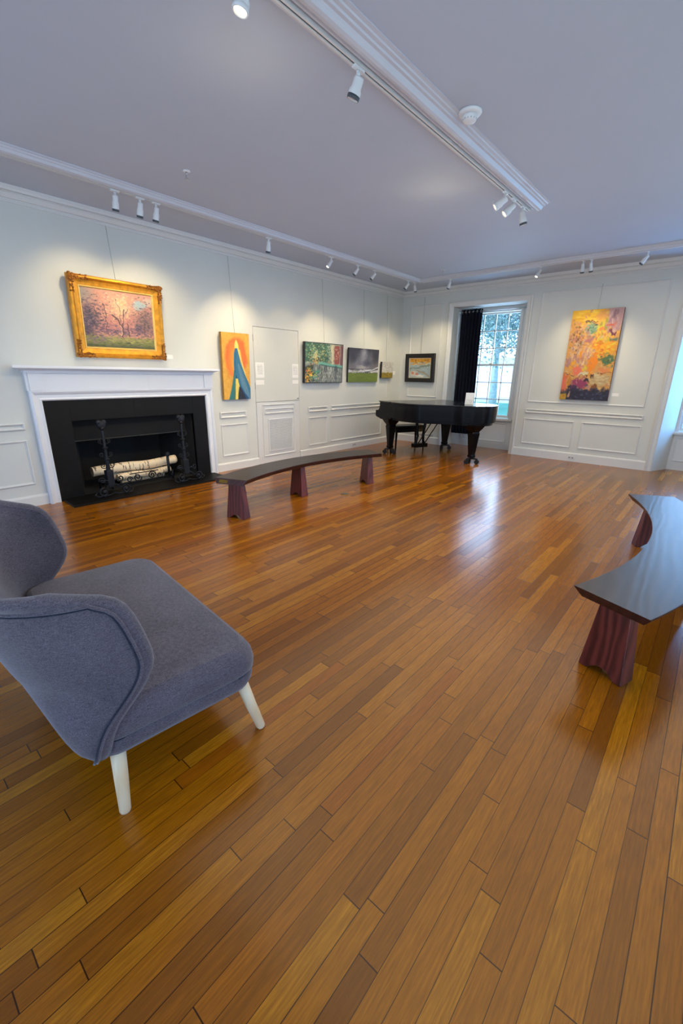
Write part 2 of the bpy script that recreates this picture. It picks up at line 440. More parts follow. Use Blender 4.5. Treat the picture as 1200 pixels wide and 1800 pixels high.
# back wall panels
trim(MB().ring(-5.56, -4.80, 1.03, 2.93, PANEL, PB), 'tall panel moulding around the black framed picture')
trim(MB().ring(-5.56, -4.80, .205, .71, PANEL, PB), 'wainscot panel moulding behind the piano')
trim(MB().ring(-5.56, -4.80, .825, .905, RAIL, PB), 'chair rail strip behind the piano')
trim(MB().ring(-2.83, -.945, 1.035, 2.94, PANEL, PB), 'tall panel moulding around the big abstract painting')
trim(MB().ring(-2.845, -.925, .832, .905, RAIL, PB), 'chair rail strip below the big abstract painting')
trim(MB().ring(-2.85, -1.955, .246, .726, PANEL, PB), 'left wainscot panel moulding below the big abstract painting')
trim(MB().ring(-1.828, -.92, .249, .725, PANEL, PB), 'right wainscot panel moulding below the big abstract painting')
trim(MB().ring(1.0, 1.85, 1.035, 2.94, PANEL, PB), 'tall panel moulding at the right end of the end wall')
# recess casings
CAS = [(0, 0), (0, .03), (.02, .045), (.045, .03), (.085, .022), (.1, .012), (.1, 0)]
def casing(a, b, top, label):
    mb = MB()
    K = len(CAS)
    vs = []
    for o, h in CAS:
        for (u, z) in ((a-.1+o, 0), (a-.1+o, top+.1-o), (b+.1-o, top+.1-o), (b+.1-o, 0)): vs.append(PB(u, z, h))
    fs = [(4*k+i, 4*k+i+1, 4*((k+1) % K)+i+1, 4*((k+1) % K)+i) for k in range(K) for i in range(3)]
    fs += [tuple(4*k for k in range(K)), tuple(4*k+3 for k in range(K))]
    mb.add(vs, fs); return trim(mb, label)
casing(R1[0], R1[1], RZ, 'white casing around the curtained window recess')
casing(R2[0], R2[1], RZ, 'white casing around the right window recess')
# baseboards
BB = [(0, 0), (.022, 0), (.022, .105), (.016, .118), (.008, .126), (0, .128)]
BBB = [(0, 0), (.022, 0), (.022, .135), (.016, .148), (.008, .156), (0, .158)]
mb = MB(); prof_run(mb, BB, YN, 1.44, 'L'); prof_run(mb, BB, 3.75, D0-.002, 'L'); prof_run(mb, BB, D1+.002, YB, 'L')
struct(mb.build('baseboard_left', TRIM), 'white baseboard along the fireplace wall', 'baseboard')
mb = MB(); prof_run(mb, BBB, XL, R1[0]-.1, 'B'); prof_run(mb, BBB, R1[1]+.1, R2[0]-.1, 'B'); prof_run(mb, BBB, R2[1]+.1, XR, 'B')
for a, b in (R1, R2): mb.box(a, b, YR+.04, YR+.06, 0, .1)
struct(mb.build('baseboard_back', TRIM), 'white baseboard along the end wall', 'baseboard')
mb = MB(); prof_run(mb, BB, YN, YB, 'R'); struct(mb.build('baseboard_right', TRIM), 'white baseboard along the right wall', 'baseboard')
mb = MB(); prof_run(mb, BB, XL, XR, 'N'); struct(mb.build('baseboard_near', TRIM), 'white baseboard along the near wall', 'baseboard')
# crown
CR = [(0, 3.090), (.014, 3.090), (.018, 3.102), (.012, 3.108), (.012, 3.118), (.034, 3.122), (.05, 3.146), (.062, 3.160), (.055, 3.166), (.055, 3.172), (.09, 3.174), (.094, 3.192), (.10, 3.2), (.10, 3.22), (0, 3.22)]
for ax, a, b, nm in (('L', YN, YB, 'fireplace wall'), ('B', XL, XR, 'end wall'), ('R', YN, YB, 'right wall'), ('N', XL, XR, 'near wall')):
    trim(prof_run(MB(), CR, a, b, ax), 'stepped crown moulding along the top of the ' + nm)

# ceiling mouldings carrying tracks: profile measured from track side
def ctrim(mb, label): return trim(mb, label, CTRIM)
def beam(path_x=None, path_y=None, a=0, b=1, side=1, label='', w=.12):
    """run along Y at x=path_x (or along X at y=path_y); side=+1: moulding lies on the + side of the track"""
    prof = [(0, ZC), (0, ZC-.03), (.012, ZC-.034), (.02, ZC-.05), (.034, ZC-.052), (.042, ZC-.044), (.056, ZC-.046), (.07, ZC-.056), (.084, ZC-.05),
            (.09, ZC-.03), (.10, ZC-.026), (.106, ZC-.014), (w, ZC-.012), (w, ZC)]
    n = len(prof); mb = MB()
    if path_x is not None: vs = [(path_x+side*p, t, z) for t in (a, b) for p, z in prof]
    else: vs = [(t, path_y+side*p, z) for t in (a, b) for p, z in prof]
    mb.add(vs, [tuple(range(n)), tuple(range(n, 2*n))]+[(i, (i+1) % n, n+(i+1) % n, n+i) for i in range(n)])
    return ctrim(mb, label)
TX, TY = -4.875, 7.885       # wall-side edges of the ceiling ring
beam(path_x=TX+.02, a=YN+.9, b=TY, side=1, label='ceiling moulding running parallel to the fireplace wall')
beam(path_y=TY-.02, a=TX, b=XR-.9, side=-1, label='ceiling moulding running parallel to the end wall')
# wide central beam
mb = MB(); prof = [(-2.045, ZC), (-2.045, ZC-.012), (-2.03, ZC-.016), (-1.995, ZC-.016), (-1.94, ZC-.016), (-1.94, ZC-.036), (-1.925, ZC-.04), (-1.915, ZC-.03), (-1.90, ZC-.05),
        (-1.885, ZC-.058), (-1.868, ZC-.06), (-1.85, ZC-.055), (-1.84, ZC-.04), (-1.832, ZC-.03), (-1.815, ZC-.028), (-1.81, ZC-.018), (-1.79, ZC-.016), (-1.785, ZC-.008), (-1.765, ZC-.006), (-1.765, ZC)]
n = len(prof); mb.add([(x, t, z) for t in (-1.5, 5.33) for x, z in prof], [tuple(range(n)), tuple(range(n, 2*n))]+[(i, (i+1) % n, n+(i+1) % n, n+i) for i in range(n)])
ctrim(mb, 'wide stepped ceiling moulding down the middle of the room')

def track(x0, x1, y0, y1, label):
    r = empty('track_rail', ((x0+x1)/2, (y0+y1)/2, ZC-.04), (0, 0, 0), label, 'light track')
    cx, cy, cz = r.location
    z1, z0 = ZC-.012-cz, ZC-.047-cz
    vert = (y1-y0) > (x1-x0)
    hx, hy = (x1-x0)/2, (y1-y0)/2
    mb = MB()
    if vert:
        mb.box(-hx, -.006, -hy, hy, z0, z1); mb.box(.006, hx, -hy, hy, z0, z1); mb.box(-.006, .006, -hy, hy, z0+.014, z1)
    else:
        mb.box(-hx, hx, -hy, -.006, z0, z1); mb.box(-hx, hx, .006, hy, z0, z1); mb.box(-hx, hx, -.006, .006, z0+.014, z1)
    mb.build('rail', TRIM, r)
    s = MB()
    if vert: s.box(-.0055, .0055, -hy+.01, hy-.01, z0+.006, z0+.013)
    else: s.box(-hx+.01, hx-.01, -.0055, .0055, z0+.006, z0+.013)
    s.build('slot', BLACK, r)
    return r
track(TX-.025, TX+.012, YN+.9, TY-.04, 'white lighting track along the fireplace wall side')
track(TX+.02, XR-.9, TY-.012, TY+.025, 'white lighting track along the end wall side')
track(-1.992, -1.955, -1.5, 5.32, 'white lighting track on the central ceiling moulding')

# ------------------------------------------------------------------ jib door
def door():
    r = empty('door_1', (XL, D0, 0), (0, 0, 0), 'flush white jib door cut into the panelled fireplace wall', 'door', None, 'structure')
    g = .006; W = D1-D0
    MB().box(-.045, -.001, g, W-g, 1.045, DZ-g).build('door_leaf', WALL, r)
    MB().box(-.045, .004, g, W-g, .005, 1.038).build('lower_leaf', TRIM, r)
    mb = MB(); mb.ring(.12, W-.12, .12, 1.0, [(0, .004), (0, .014), (.01, .02), (.02, .012), (.024, .004)], lambda u, z, h: (h, u, z))
    mb.ring(.17, W-.15, .84, .93, [(0, .004), (0, .016), (.01, .022), (.022, .012), (.026, .004)], lambda u, z, h: (h, u, z))
    mb.build('panel_moulding', TRIM, r)
    gr = MB(); y0, y1, z0, z1 = .235, .805, .19, .755
    gr.ring(y0, y1, z0, z1, [(0, .004), (0, .016), (.012, .02), (.026, .016), (.026, .004)], lambda u, z, h: (h, u, z))
    gf = gr.build('vent_grille', GRILL, r)
    sl = MB(); n = 26
    for i in range(n):
        z = z0+.026+(z1-z0-.052)*(i+.5)/n
        sl.add([(.006, y0+.026, z+.008), (.006, y1-.026, z+.008), (.018, y1-.026, z-.004), (.018, y0+.026, z-.004),
                (.0045, y0+.026, z+.006), (.0045, y1-.026, z+.006), (.0165, y1-.026, z-.006), (.0165, y0+.026, z-.006)],
               [(0, 1, 2, 3), (7, 6, 5, 4), (0, 4, 5, 1), (1, 5, 6, 2), (2, 6, 7, 3), (3, 7, 4, 0)])
    sl.build('louvre_slats', GRILL, gf)
    MB().box(.0041, .005, y0+.026, y1-.026, z0+.026, z1-.026).build('vent_back', GRAYP, gf)
    k = MB(); k.lathe([(.012, 0), (.012, .004), (.005, .008), (.005, .02), (.014, .028), (.016, .036), (.01, .043), (0, .044)], (0, W-.045, 1.075), (1, 0, 0), 16)
    k.build('door_knob', NICKEL, r, label='small metal knob at the right edge')
    for z in (1.98, 1.25):
        MB().cyl((.002, 0, z), (.002, 0, z+.1), .005, n=8).build('hinge', GRAYP, r)
door()

# ------------------------------------------------------------------ fireplace
def fireplace():
    r = empty('fireplace', (XL, 2.59, 0), (0, 0, 0), 'white mantelpiece around a black slate fireplace opening', 'fireplace')
    Y = lambda y: y-2.59
    # shelf: stepped
    mb = MB()
    prof = [(0, 1.50), (.13, 1.50), (.14, 1.507), (.165, 1.51), (.175, 1.52), (.20, 1.522), (.20, 1.55), (0, 1.55)]
    # mitred ends
    a, b = Y(1.307), Y(3.80)
    n = len(prof); vs = []
    for s, e in ((a, 1), (b, -1)):
        for p, z in prof: vs.append((p, s+e*(.20-p) if p > 0 else s+e*.07, z))
    mb.add(vs, [tuple(range(n)), tuple(range(n, 2*n))]+[(i, (i+1) % n, n+(i+1) % n, n+i) for i in range(n)])
    mb.build('mantel_shelf', MANT, r)
    # frieze header
    mb = MB(); mb.box(0, .06, Y(1.43), Y(3.745), 1.285, 1.502)
    mb.box(.06, .075, Y(1.455), Y(1.58), 1.285, 1.49); mb.box(.06, .075, Y(3.60), Y(3.72), 1.285, 1.49)
    for y in (2.43, 2.78): mb.box(.0601, .0615, Y(y), Y(y+.006), 1.29, 1.495)
    mb.box(0, .10, Y(1.42), Y(3.755), 1.475, 1.502)
    mb.build('frieze', MANT, r, bevel=.002)
    # architrave frame, mitred
    pr = [(0, 0), (0, .06), (.02, .078), (.04, .066), (.05, .052), (.085, .05), (.1, .058), (.112, .05), (.118, .03), (.118, 0)]
    K = len(pr); vs = []
    for o, h in pr:
        for (u, z) in ((Y(1.44)+o, 0), (Y(1.44)+o, 1.29-o), (Y(3.735)-o, 1.29-o), (Y(3.735)-o, 0)): vs.append((h, u, z))
    mb = MB().add(vs, [(4*k+i, 4*k+i+1, 4*((k+1) % K)+i+1, 4*((k+1) % K)+i) for k in range(K) for i in range(3)]+[tuple(4*k for k in range(K)), tuple(4*k+3 for k in range(K))])
    mb.build('architrave', MANT, r)
    # slate slips
    mb = MB(); mb.box(-.02, .03, Y(1.555), Y(1.815), 0, 1.175); mb.box(-.02, .03, Y(3.405), Y(3.62), 0, 1.175)
    mb.box(-.02, .03, Y(1.816), Y(2.57), .935, 1.175); mb.box(-.02, .03, Y(2.572), Y(3.404), .935, 1.175)
    mb.build('slate_surround', SLATE, r)
    MB().prism([(0, Y(1.575)), (.42, Y(1.565)), (.46, Y(3.40)), (.42, Y(3.66)), (0, Y(3.66))], .0, .022).build('hearth_slab', SLATE, r, bevel=.003)
    # firebox interior
    d = .62
    mb = MB()
    pts = [(-.02, Y(1.815)), (-.02, Y(3.405)), (-d, Y(3.15)), (-d, Y(2.07))]
    mb.box(-d-.05, .0, Y(1.7), Y(3.5), -.02, .021)
    mb.add([(-.019, Y(1.82), 0), (-d, Y(2.05), 0), (-d, Y(2.05), 1.3), (-.019, Y(1.82), 1.3), (-.019, Y(1.66), 0), (-d, Y(2.0), 0), (-d, Y(2.0), 1.3), (-.019, Y(1.66), 1.3)],
           [(0, 1, 2, 3), (4, 5, 6, 7), (0, 1, 5, 4), (3, 2, 6, 7), (0, 3, 7, 4), (1, 2, 6, 5)])
    mb.add([(-.019, Y(3.40), 0), (-d, Y(3.17), 0), (-d, Y(3.17), 1.3), (-.019, Y(3.40), 1.3), (-.019, Y(3.56), 0), (-d, Y(3.22), 0), (-d, Y(3.22), 1.3), (-.019, Y(3.56), 1.3)],
           [(0, 1, 2, 3), (4, 5, 6, 7), (0, 1, 5, 4), (3, 2, 6, 7), (0, 3, 7, 4), (1, 2, 6, 5)])
    mb.box(-d-.05, -d, Y(1.98), Y(3.24), 0, 1.3); mb.box(-d-.05, -.16, Y(1.7), Y(3.5), 1.28, 1.33)
    mb.build('firebox', SOOT, r)
    MB().box(-.16, -.14, Y(1.86), Y(3.36), .68, .95).build('smoke_panel', DARK, r)
    MB().box(-.155, -.115, Y(1.86), Y(3.36), .668, .682).build('damper_bar', BARM, r)
    mb = MB(); mb.lathe([(.03, 0), (.034, .006), (.02, .014), (.012, .02), (0, .021)], (-.13, Y(3.30), .84), (1, 0, 0), 18); mb.build('damper_knob', BARM, r)
    return r
fireplace()

def spiral(c, r0, turns, s=1, n=40, start=0, up=(0, 0, 1), side=(0, 1, 0)):
    c = Vector(c); up = Vector(up); side = Vector(side); out = []
    for i in range(n+1):
        t = i/n; a = start+s*t*turns*2*PI; rr = r0*(1-.8*t)
        out.append(c+side*math.cos(a)*rr+up*math.sin(a)*rr)
    return out
def andiron(x, y, label, lean=0):
    r = empty('andiron', (x, y, .022), (0, 0, 0), label, 'andiron', None)
    # post: twisted, narrowing upwards, with heart shaped finial
    mb = MB(); mb.tube([(0, 0, .12), (0, 0, .3), (0, 0, .5), (0, lean, .8)], [.03, .028, .02, .016], 8)
    for z in (.3, .44, .58): mb.lathe([(.018, -.014), (.032, -.006), (.034, .006), (.02, .014)], (0, 0, z), n=12)
    mb.box(-.045, .045, -.04, .04, .09, .3)
    mb.build('post', IRON, r, bevel=.006)
    mb = MB(); mb.sbox((0, lean, .86), (.028, .052, .05), .8, 20, 12); mb.sbox((0, lean-.028, .885), (.026, .034, .036), .9, 16, 10); mb.sbox((0, lean+.028, .885), (.026, .034, .036), .9, 16, 10)
    mb.cyl((0, lean, .79), (0, lean, .83), .014, .03, 12)
    mb.build('finial', IRON, r)
    for s in (-1, 1):
        for k, z in enumerate((.36, .5, .66)):
            mb = MB(); mb.tube([(0, 0, z-.05), (0, s*.03, z-.03)]+spiral((0, s*.05, z), .03-.004*k, 1.2, s, 24, -PI/2), .006, 6); mb.build('scroll_arm', IRON, r)
        # foot: big scroll at each side with rosette
        mb = MB()
        p = [(0, 0, .12), (.04, s*.05, .12), (.09, s*.09, .075)]+[tuple(q) for q in spiral((.12, s*.13, .062), .055, 1.3, -s, 36, PI/2)]
        mb.tube(p, .010, 8); mb.tube([(.02, 0, .16), (.05, s*.07, .19)]+[tuple(q) for q in spiral((.05, s*.11, .19), .04, 1.3, s, 26, PI)], .008, 8)
        mb.tube([(.07, -s*.02, .03), (.10, s*.05, .012), (.12, s*.2, .012), (.10, s*.23, .04), (.09, s*.2, .06)], .009, 8)
        mb.lathe([(.018, 0), (.022, .008), (.012, .016), (0, .017)], (.12, s*.13, .062), (1, 0, 0), 14)
        mb.tube([(.12, s*.13, 0), (.12, s*.13, .03)], .016, 8)
        mb.build('scroll_foot', IRON, r)
    mb = MB(); mb.tube([(0, 0, .1), (-.1, 0, .12), (-.34, 0, .1), (-.36, 0, .0)], .013, 8); mb.build('log_bar', IRON, r)
    return r
andiron(-5.62, 2.085, 'black wrought iron andiron with scrolled feet, left of the birch logs')
andiron(-5.62, 3.12, 'black wrought iron andiron with scrolled feet, right of the birch logs')
# fire grate front with scrollwork
r = empty('fire_grate', (-5.83, 2.62, .022), (0, 0, 0), 'low black iron grate with scrollwork in front of the logs', 'grate')
mb = MB(); mb.tube([(0, -.45, .05), (0, .42, .05)], .01, 8); mb.tube([(0, -.2, .16), (0, .2, .16)], .007, 8)
for y in (-.44, .41): mb.tube([(0, y, 0), (0, y, .13)], .012, 8); mb.tube([(0, y, .05), (-.3, y, .05), (-.3, y, 0)], .01, 8)
mb.build('frame', IRON, r)
for s in (-1, 1):
    mb = MB(); mb.tube(spiral((.01, s*.1, .105), .055, 1.6, s, 40, 0), .008, 6); mb.tube(spiral((.01, s*.21, .09), .04, 1.4, -s, 30, 0), .007, 6); mb.build('scroll', IRON, r)
r2 = MB(); r2.tube([(0, .36, .05), (0, .36, .34)], .02, 8); r2.sbox((0, .36, .36), (.03, .03, .035), .7, 14, 8); r2.build('upright', IRON, r)

def log(p0, p1, rad, label):
    p0 = Vector(p0); p1 = Vector(p1); L = (p1-p0).length; d = (p1-p0)/L
    r = empty('birch_log', p0, (0, 0, 0), label, 'log', None)
    r.rotation_euler = d.to_track_quat('Y', 'Z').to_euler()
    rows = []; n = 24
    for j in range(13):
        t = L*j/12; row = []
        for i in range(n):
            a = 2*PI*i/n; rr = rad*(1+.04*math.sin(3*a+j*.7)+.03*math.sin(j*1.3+a))
            row.append((math.cos(a)*rr, t, math.sin(a)*rr+.008*math.sin(j*.6)))
        rows.append(row)
    mb = MB().grid(rows, True, True); mb.build('bark', BIRCH, r)
    for j in (0, 12): MB().add(rows[j], [tuple(range(n))]).build('cut_end', CUTW, r)
log((-6.02, 2.03, .245), (-5.98, 3.17, .262), .062, 'thick white birch log lying on top of the stack')
log((-5.935, 2.3, .135), (-5.95, 3.05, .140), .046, 'thinner birch log below the top log at the front')
log((-6.09, 2.25, .125), (-6.085, 3.0, .125), .052, 'birch log at the back of the lower layer')
log((-5.985, 2.36, .062), (-6.01, 2.98, .062), .03, 'short split birch piece at the bottom of the stack')

# ------------------------------------------------------------------ painting rasters
def vnoise(h, w, cy, cx, rs):
    g = rs.rand(cy+2, cx+2); ys = np.linspace(0, cy, h); xs = np.linspace(0, cx, w)
    yi = np.clip(ys.astype(int), 0, cy); xi = np.clip(xs.astype(int), 0, cx)
    fy = ys-yi; fx = xs-xi; fy = fy*fy*(3-2*fy); fx = fx*fx*(3-2*fx)
    a = g[yi][:, xi]; b = g[yi][:, xi+1]; c = g[yi+1][:, xi]; d = g[yi+1][:, xi+1]
    return (a*(1-fx)+b*fx)*(1-fy)[:, None]+(c*(1-fx)+d*fx)*fy[:, None]
class Pic:
    def __init__(s, w, h, base, seed=1):
        s.w, s.h = w, h; s.rs = np.random.RandomState(seed)
        s.a = np.ones((h, w, 3))*np.array(base, float)
        s.V, s.U = np.meshgrid(np.linspace(0, 1, h), np.linspace(0, 1, w), indexing='ij')
        s.n1 = vnoise(h, w, 14, 10, s.rs)-.5; s.n2 = vnoise(h, w, 14, 10, s.rs)-.5
        s.n3 = vnoise(h, w, 45, 36, s.rs)-.5; s.n4 = vnoise(h, w, 45, 36, s.rs)-.5
        s.asp = h/w
    def comp(s, m, c):
        m = np.clip(m, 0, 1)[..., None]; s.a = s.a*(1-m)+np.array(c, float)*m; return s
    def wu(s, k=1): return s.U+k*(.06*s.n1+.03*s.n3)
    def wv(s, k=1): return s.V+k*(.06*s.n2+.03*s.n4)
    def grad(s, v0, v1, c0, c1):
        t = np.clip((s.V-v0)/(v1-v0), 0, 1)[..., None]; m = ((s.V >= v0) & (s.V <= v1))[..., None]
        s.a = np.where(m, np.array(c0)*(1-t)+np.array(c1)*t, s.a); return s
    def blob(s, u, v, ru, rv, c, al=1, soft=.35, rot=0, k=1):
        du = s.wu(k)-u; dv = s.wv(k)-v; cr, sr = math.cos(rot), math.sin(rot)
        dv = dv*s.asp; rv = rv*s.asp
        a = du*cr+dv*sr; b = -du*sr+dv*cr
        d = np.sqrt((a/ru)**2+(b/rv)**2)
        return s.comp(al*np.clip((1-d)/soft, 0, 1), c)
    def rect(s, u0, u1, v0, v1, c, al=1, soft=.02, k=.5):
        U, V = s.wu(k), s.wv(k)
        m = np.clip((U-u0)/soft, 0, 1)*np.clip((u1-U)/soft, 0, 1)*np.clip((V-v0)/soft, 0, 1)*np.clip((v1-V)/soft, 0, 1)
        return s.comp(al*m, c)
    def line(s, pts, w, c, al=1, k=.3):
        U, V = s.wu(k), s.wv(k)*s.asp; best = np.full(U.shape, 9.)
        for (x0, y0), (x1, y1) in zip(pts[:-1], pts[1:]):
            y0 *= s.asp; y1 *= s.asp
            dx, dy = x1-x0, y1-y0; L = dx*dx+dy*dy+1e-9
            t = np.clip(((U-x0)*dx+(V-y0)*dy)/L, 0, 1)
            best = np.minimum(best, np.hypot(U-x0-t*dx, V-y0-t*dy))
        return s.comp(al*np.clip((w-best)/(w*.5), 0, 1), c)
    def dabs(s, n, reg, pal, ru, rv, al=.7, rot=0, rj=.6):
        """n small brush dabs"""
        u0, u1, v0, v1 = reg
        for _ in range(n):
            u = (u0+u1)/2+(u1-u0)*.30*s.rs.randn(); v = (v0+v1)/2+(v1-v0)*.30*s.rs.randn(); c = pal[s.rs.randint(len(pal))]
            a = ru*s.rs.uniform(.5, 1.5); b = rv*s.rs.uniform(.5, 1.5); R = max(a, b*s.asp)*1.2
            x0 = int(max(0, (u-R)*s.w)); x1 = int(min(s.w, (u+R)*s.w+1)); y0 = int(max(0, (v-R/s.asp)*s.h)); y1 = int(min(s.h, (v+R/s.asp)*s.h+1))
            if x1 <= x0 or y1 <= y0: continue
            U = s.U[y0:y1, x0:x1]-u; V = (s.V[y0:y1, x0:x1]-v)*s.asp
            t = rot+s.rs.uniform(-rj, rj); p = U*math.cos(t)+V*math.sin(t); q = -U*math.sin(t)+V*math.cos(t)
            d = np.sqrt((p/a)**2+(q/(b*s.asp))**2); m = (al*np.clip((1-d)/.4, 0, 1))[..., None]
            s.a[y0:y1, x0:x1] = s.a[y0:y1, x0:x1]*(1-m)+np.array(c, float)*m
        return s
    def mottled(s, amt=10):
        s.a = s.a+(s.n3*amt+s.n1*amt)[..., None]; return s

def canvas(parent, W, H, pic, y, name='canvas'):
    """flat painted sheet, local x right, z up, facing -y; colour attribute holds the pigment"""
    h, w = pic.h, pic.w
    xs = np.linspace(-W/2, W/2, w); zs = np.linspace(H/2, -H/2, h)
    X, Z = np.meshgrid(xs, zs); co = np.stack([X, np.full_like(X, y), Z], -1).reshape(-1, 3)
    idx = np.arange(h*w).reshape(h, w)
    f = np.stack([idx[:-1, :-1], idx[1:, :-1], idx[1:, 1:], idx[:-1, 1:]], -1).reshape(-1, 4)
    me = bpy.data.meshes.new(name); me.from_pydata(co.tolist(), [], f.tolist())
    at = me.color_attributes.new('pigment', 'FLOAT_COLOR', 'POINT')
    c = np.clip(pic.a, 0, 255)/255; lin = np.where(c <= .04045, c/12.92, ((c+.055)/1.055)**2.4)
    rgba = np.concatenate([lin.reshape(-1, 3), np.ones((h*w, 1))], 1).astype(np.float32)
    at.data.foreach_set('color', rgba.ravel())
    me.materials.append(PAINT); o = bpy.data.objects.new(name, me); COL.objects.link(o); o.parent = parent; return o

def hang(name, side, u0, u1, z0, z1, off, tilt, label, cat='painting'):
    """root empty for a hung picture; returns root, W, H"""
    uc, zc = (u0+u1)/2, (z0+z1)/2
    if side == 'L': r = empty(name, (XL+off, uc, zc), (tilt, 0, PI/2), label, cat)
    else: r = empty(name, (uc, YB-off, zc), (tilt, 0, 0), label, cat)
    return r, u1-u0, z1-z0
def wire(r, H, top, tilt, off, back=.03, x=0, mat=WIRE, rad=.0028):
    # from the picture's upper back edge up to the crown, in the picture's local space
    c, s = math.cos(tilt), math.sin(tilt)
    def loc(out, dz):       # world offset -> local (y is into the wall)
        y = -out; return (x, c*y+s*dz, -s*y+c*dz)
    p0 = (x, back*.5, H/2-.02); p1 = loc(-off+.014, top-r.location.z)
    MB().tube([p0, p1], rad, 6).build('hanging_wire', mat, r)

# --- 1 landscape in gilt frame
def gold_painting():
    W_, H_ = 1.065, .872
    tilt = math.radians(4)
    r, W, H = hang('framed_painting', 'L', 1.992, 3.055, 1.652, 2.522, .075, tilt, 'large autumn tree landscape in an ornate gold frame above the mantel')
    P = lambda u, z, h: (u, -h, z)
    hw, hh = W/2, H/2
    mb = MB(); mb.ring(-hw, hw, -hh, hh, [(0, -.045), (0, .02), (.01, .034), (.028, .038), (.04, .026), (.05, .012), (.075, .004), (.1, .0), (.106, -.004), (.106, -.045)], P)
    fr = mb.build('frame', GOLD, r)
    mb = MB(); mb.ring(-hw+.104, hw-.104, -hh+.104, hh-.104, [(0, -.02), (0, .004), (.008, .004), (.018, -.012), (.018, -.02)], P); mb.build('liner', GOLDL, fr)
    # corner ornament: leaf lumps
    for sx in (-1, 1):
        for sz in (-1, 1):
            mb = MB(); rr = random.Random(3+sx*2+sz)
            for i in range(46):
                along = rr.random()**1.3*.2; b = rr.uniform(.004, .05)
                if i % 2: x, z = along, b
                else: x, z = b, along
                sc = rr.uniform(.006, .014)*(1.1-along*2)
                sc = max(sc, .005)
                mb.sbox((sx*(hw-x), -.034, sz*(hh-z)), (sc*1.4, .012, sc), .9, 8, 6)
            mb.box(min(sx*hw, sx*(hw-.19)), max(sx*hw, sx*(hw-.19)), -.036, -.02, min(sz*(hh-.006), sz*(hh-.045)), max(sz*(hh-.006), sz*(hh-.045)))
            mb.box(min(sx*(hw-.006), sx*(hw-.045)), max(sx*(hw-.006), sx*(hw-.045)), -.0355, -.0205, min(sz*hh, sz*(hh-.19)), max(sz*hh, sz*(hh-.19)))
            mb.build('corner_ornament', GOLDD, r)
    p = Pic(190, 150, (196, 138, 120), 5)
    p.grad(0, .7, (206, 150, 128), (176, 116, 112))
    p.dabs(700, (0, 1, 0, .7), [(214, 150, 122), (190, 120, 108), (222, 170, 130), (170, 110, 110), (206, 140, 110)], .02, .012, .5)
    p.blob(.0, .1, .22, .25, (150, 146, 138), .8, .8); p.blob(.52, .28, .2, .24, (214, 196, 150), .65, .9)
    p.dabs(200, (.3, .75, .05, .45), [(224, 206, 150), (226, 180, 120), (200, 190, 160)], .018, .01, .5)
    p.blob(.82, .2, .14, .1, (158, 184, 190), .9, .5); p.blob(.95, .12, .12, .1, (200, 196, 180), .6, .6); p.blob(.73, .16, .018, .012, (245, 235, 220), .9, .4)
    p.blob(.08, .52, .13, .3, (84, 74, 92), .85, .6); p.blob(.02, .75, .15, .15, (60, 60, 70), .8, .6); p.blob(.88, .5, .18, .26, (120, 94, 98), .7, .7)
    p.blob(.78, .6, .1, .1, (82, 76, 100), .8, .6)
    p.dabs(500, (-.08, .3, .2, .82), [(70, 62, 84), (110, 92, 104), (150, 116, 116), (56, 58, 66)], .018, .012, .6)
    p.dabs(450, (.7, 1.08, .25, .8), [(92, 76, 92), (140, 104, 100), (160, 118, 110), (84, 84, 70)], .018, .012, .6)
    p.dabs(300, (.05, 1, .62, .8), [(96, 76, 100), (130, 96, 112), (76, 66, 88), (150, 112, 118)], .026, .009, .7)
    for c0, pts, wd in [((84, 62, 64), [(.525, .8), (.52, .62), (.47, .5), (.40, .42)], .012), ((84, 62, 64), [(.52, .66), (.55, .5), (.56, .3)], .009),
                        ((90, 66, 68), [(.56, .42), (.62, .28)], .006), ((96, 72, 72), [(.5, .55), (.5, .3), (.46, .15)], .005), ((84, 66, 70), [(.31, .76), (.315, .5), (.3, .25)], .007),
                        ((90, 66, 70), [(.61, .78), (.6, .55)], .01), ((100, 78, 80), [(.2, .5), (.16, .3)], .006), ((230, 200, 170), [(.505, .78), (.502, .6)], .004), ((96, 70, 74), [(.86, .75), (.87, .5)], .006)]:
        p.line(pts, wd, c0, .9, .5)
    p.rect(-.2, 1.2, .8, 1.3, (124, 126, 66), 1, .03); p.rect(-.2, 1.2, .92, 1.3, (74, 82, 50), .9, .05)
    p.dabs(260, (.1, .95, .79, .9), [(160, 160, 80), (176, 168, 88), (120, 124, 66), (150, 130, 110)], .03, .006, .7, 0, .15)
    p.dabs(160, (0, 1, .88, 1), [(60, 76, 46), (94, 96, 56), (118, 100, 100)], .03, .006, .7, 0, .15)
    p.dabs(60, (0, .35, .8, .92), [(140, 116, 120), (110, 92, 104)], .03, .008, .7, 0, .15)
    canvas(r, W-.238, H-.238, p, .012)
    wire(r, H, 3.09, tilt, .075)
gold_painting()

def box_canvas(r, W, H, d, edge, pic):
    MB().box(-W/2, W/2, .0008, d, -H/2, H/2).build('stretcher', edge, r)
    canvas(r, W, H, pic, -.0002)

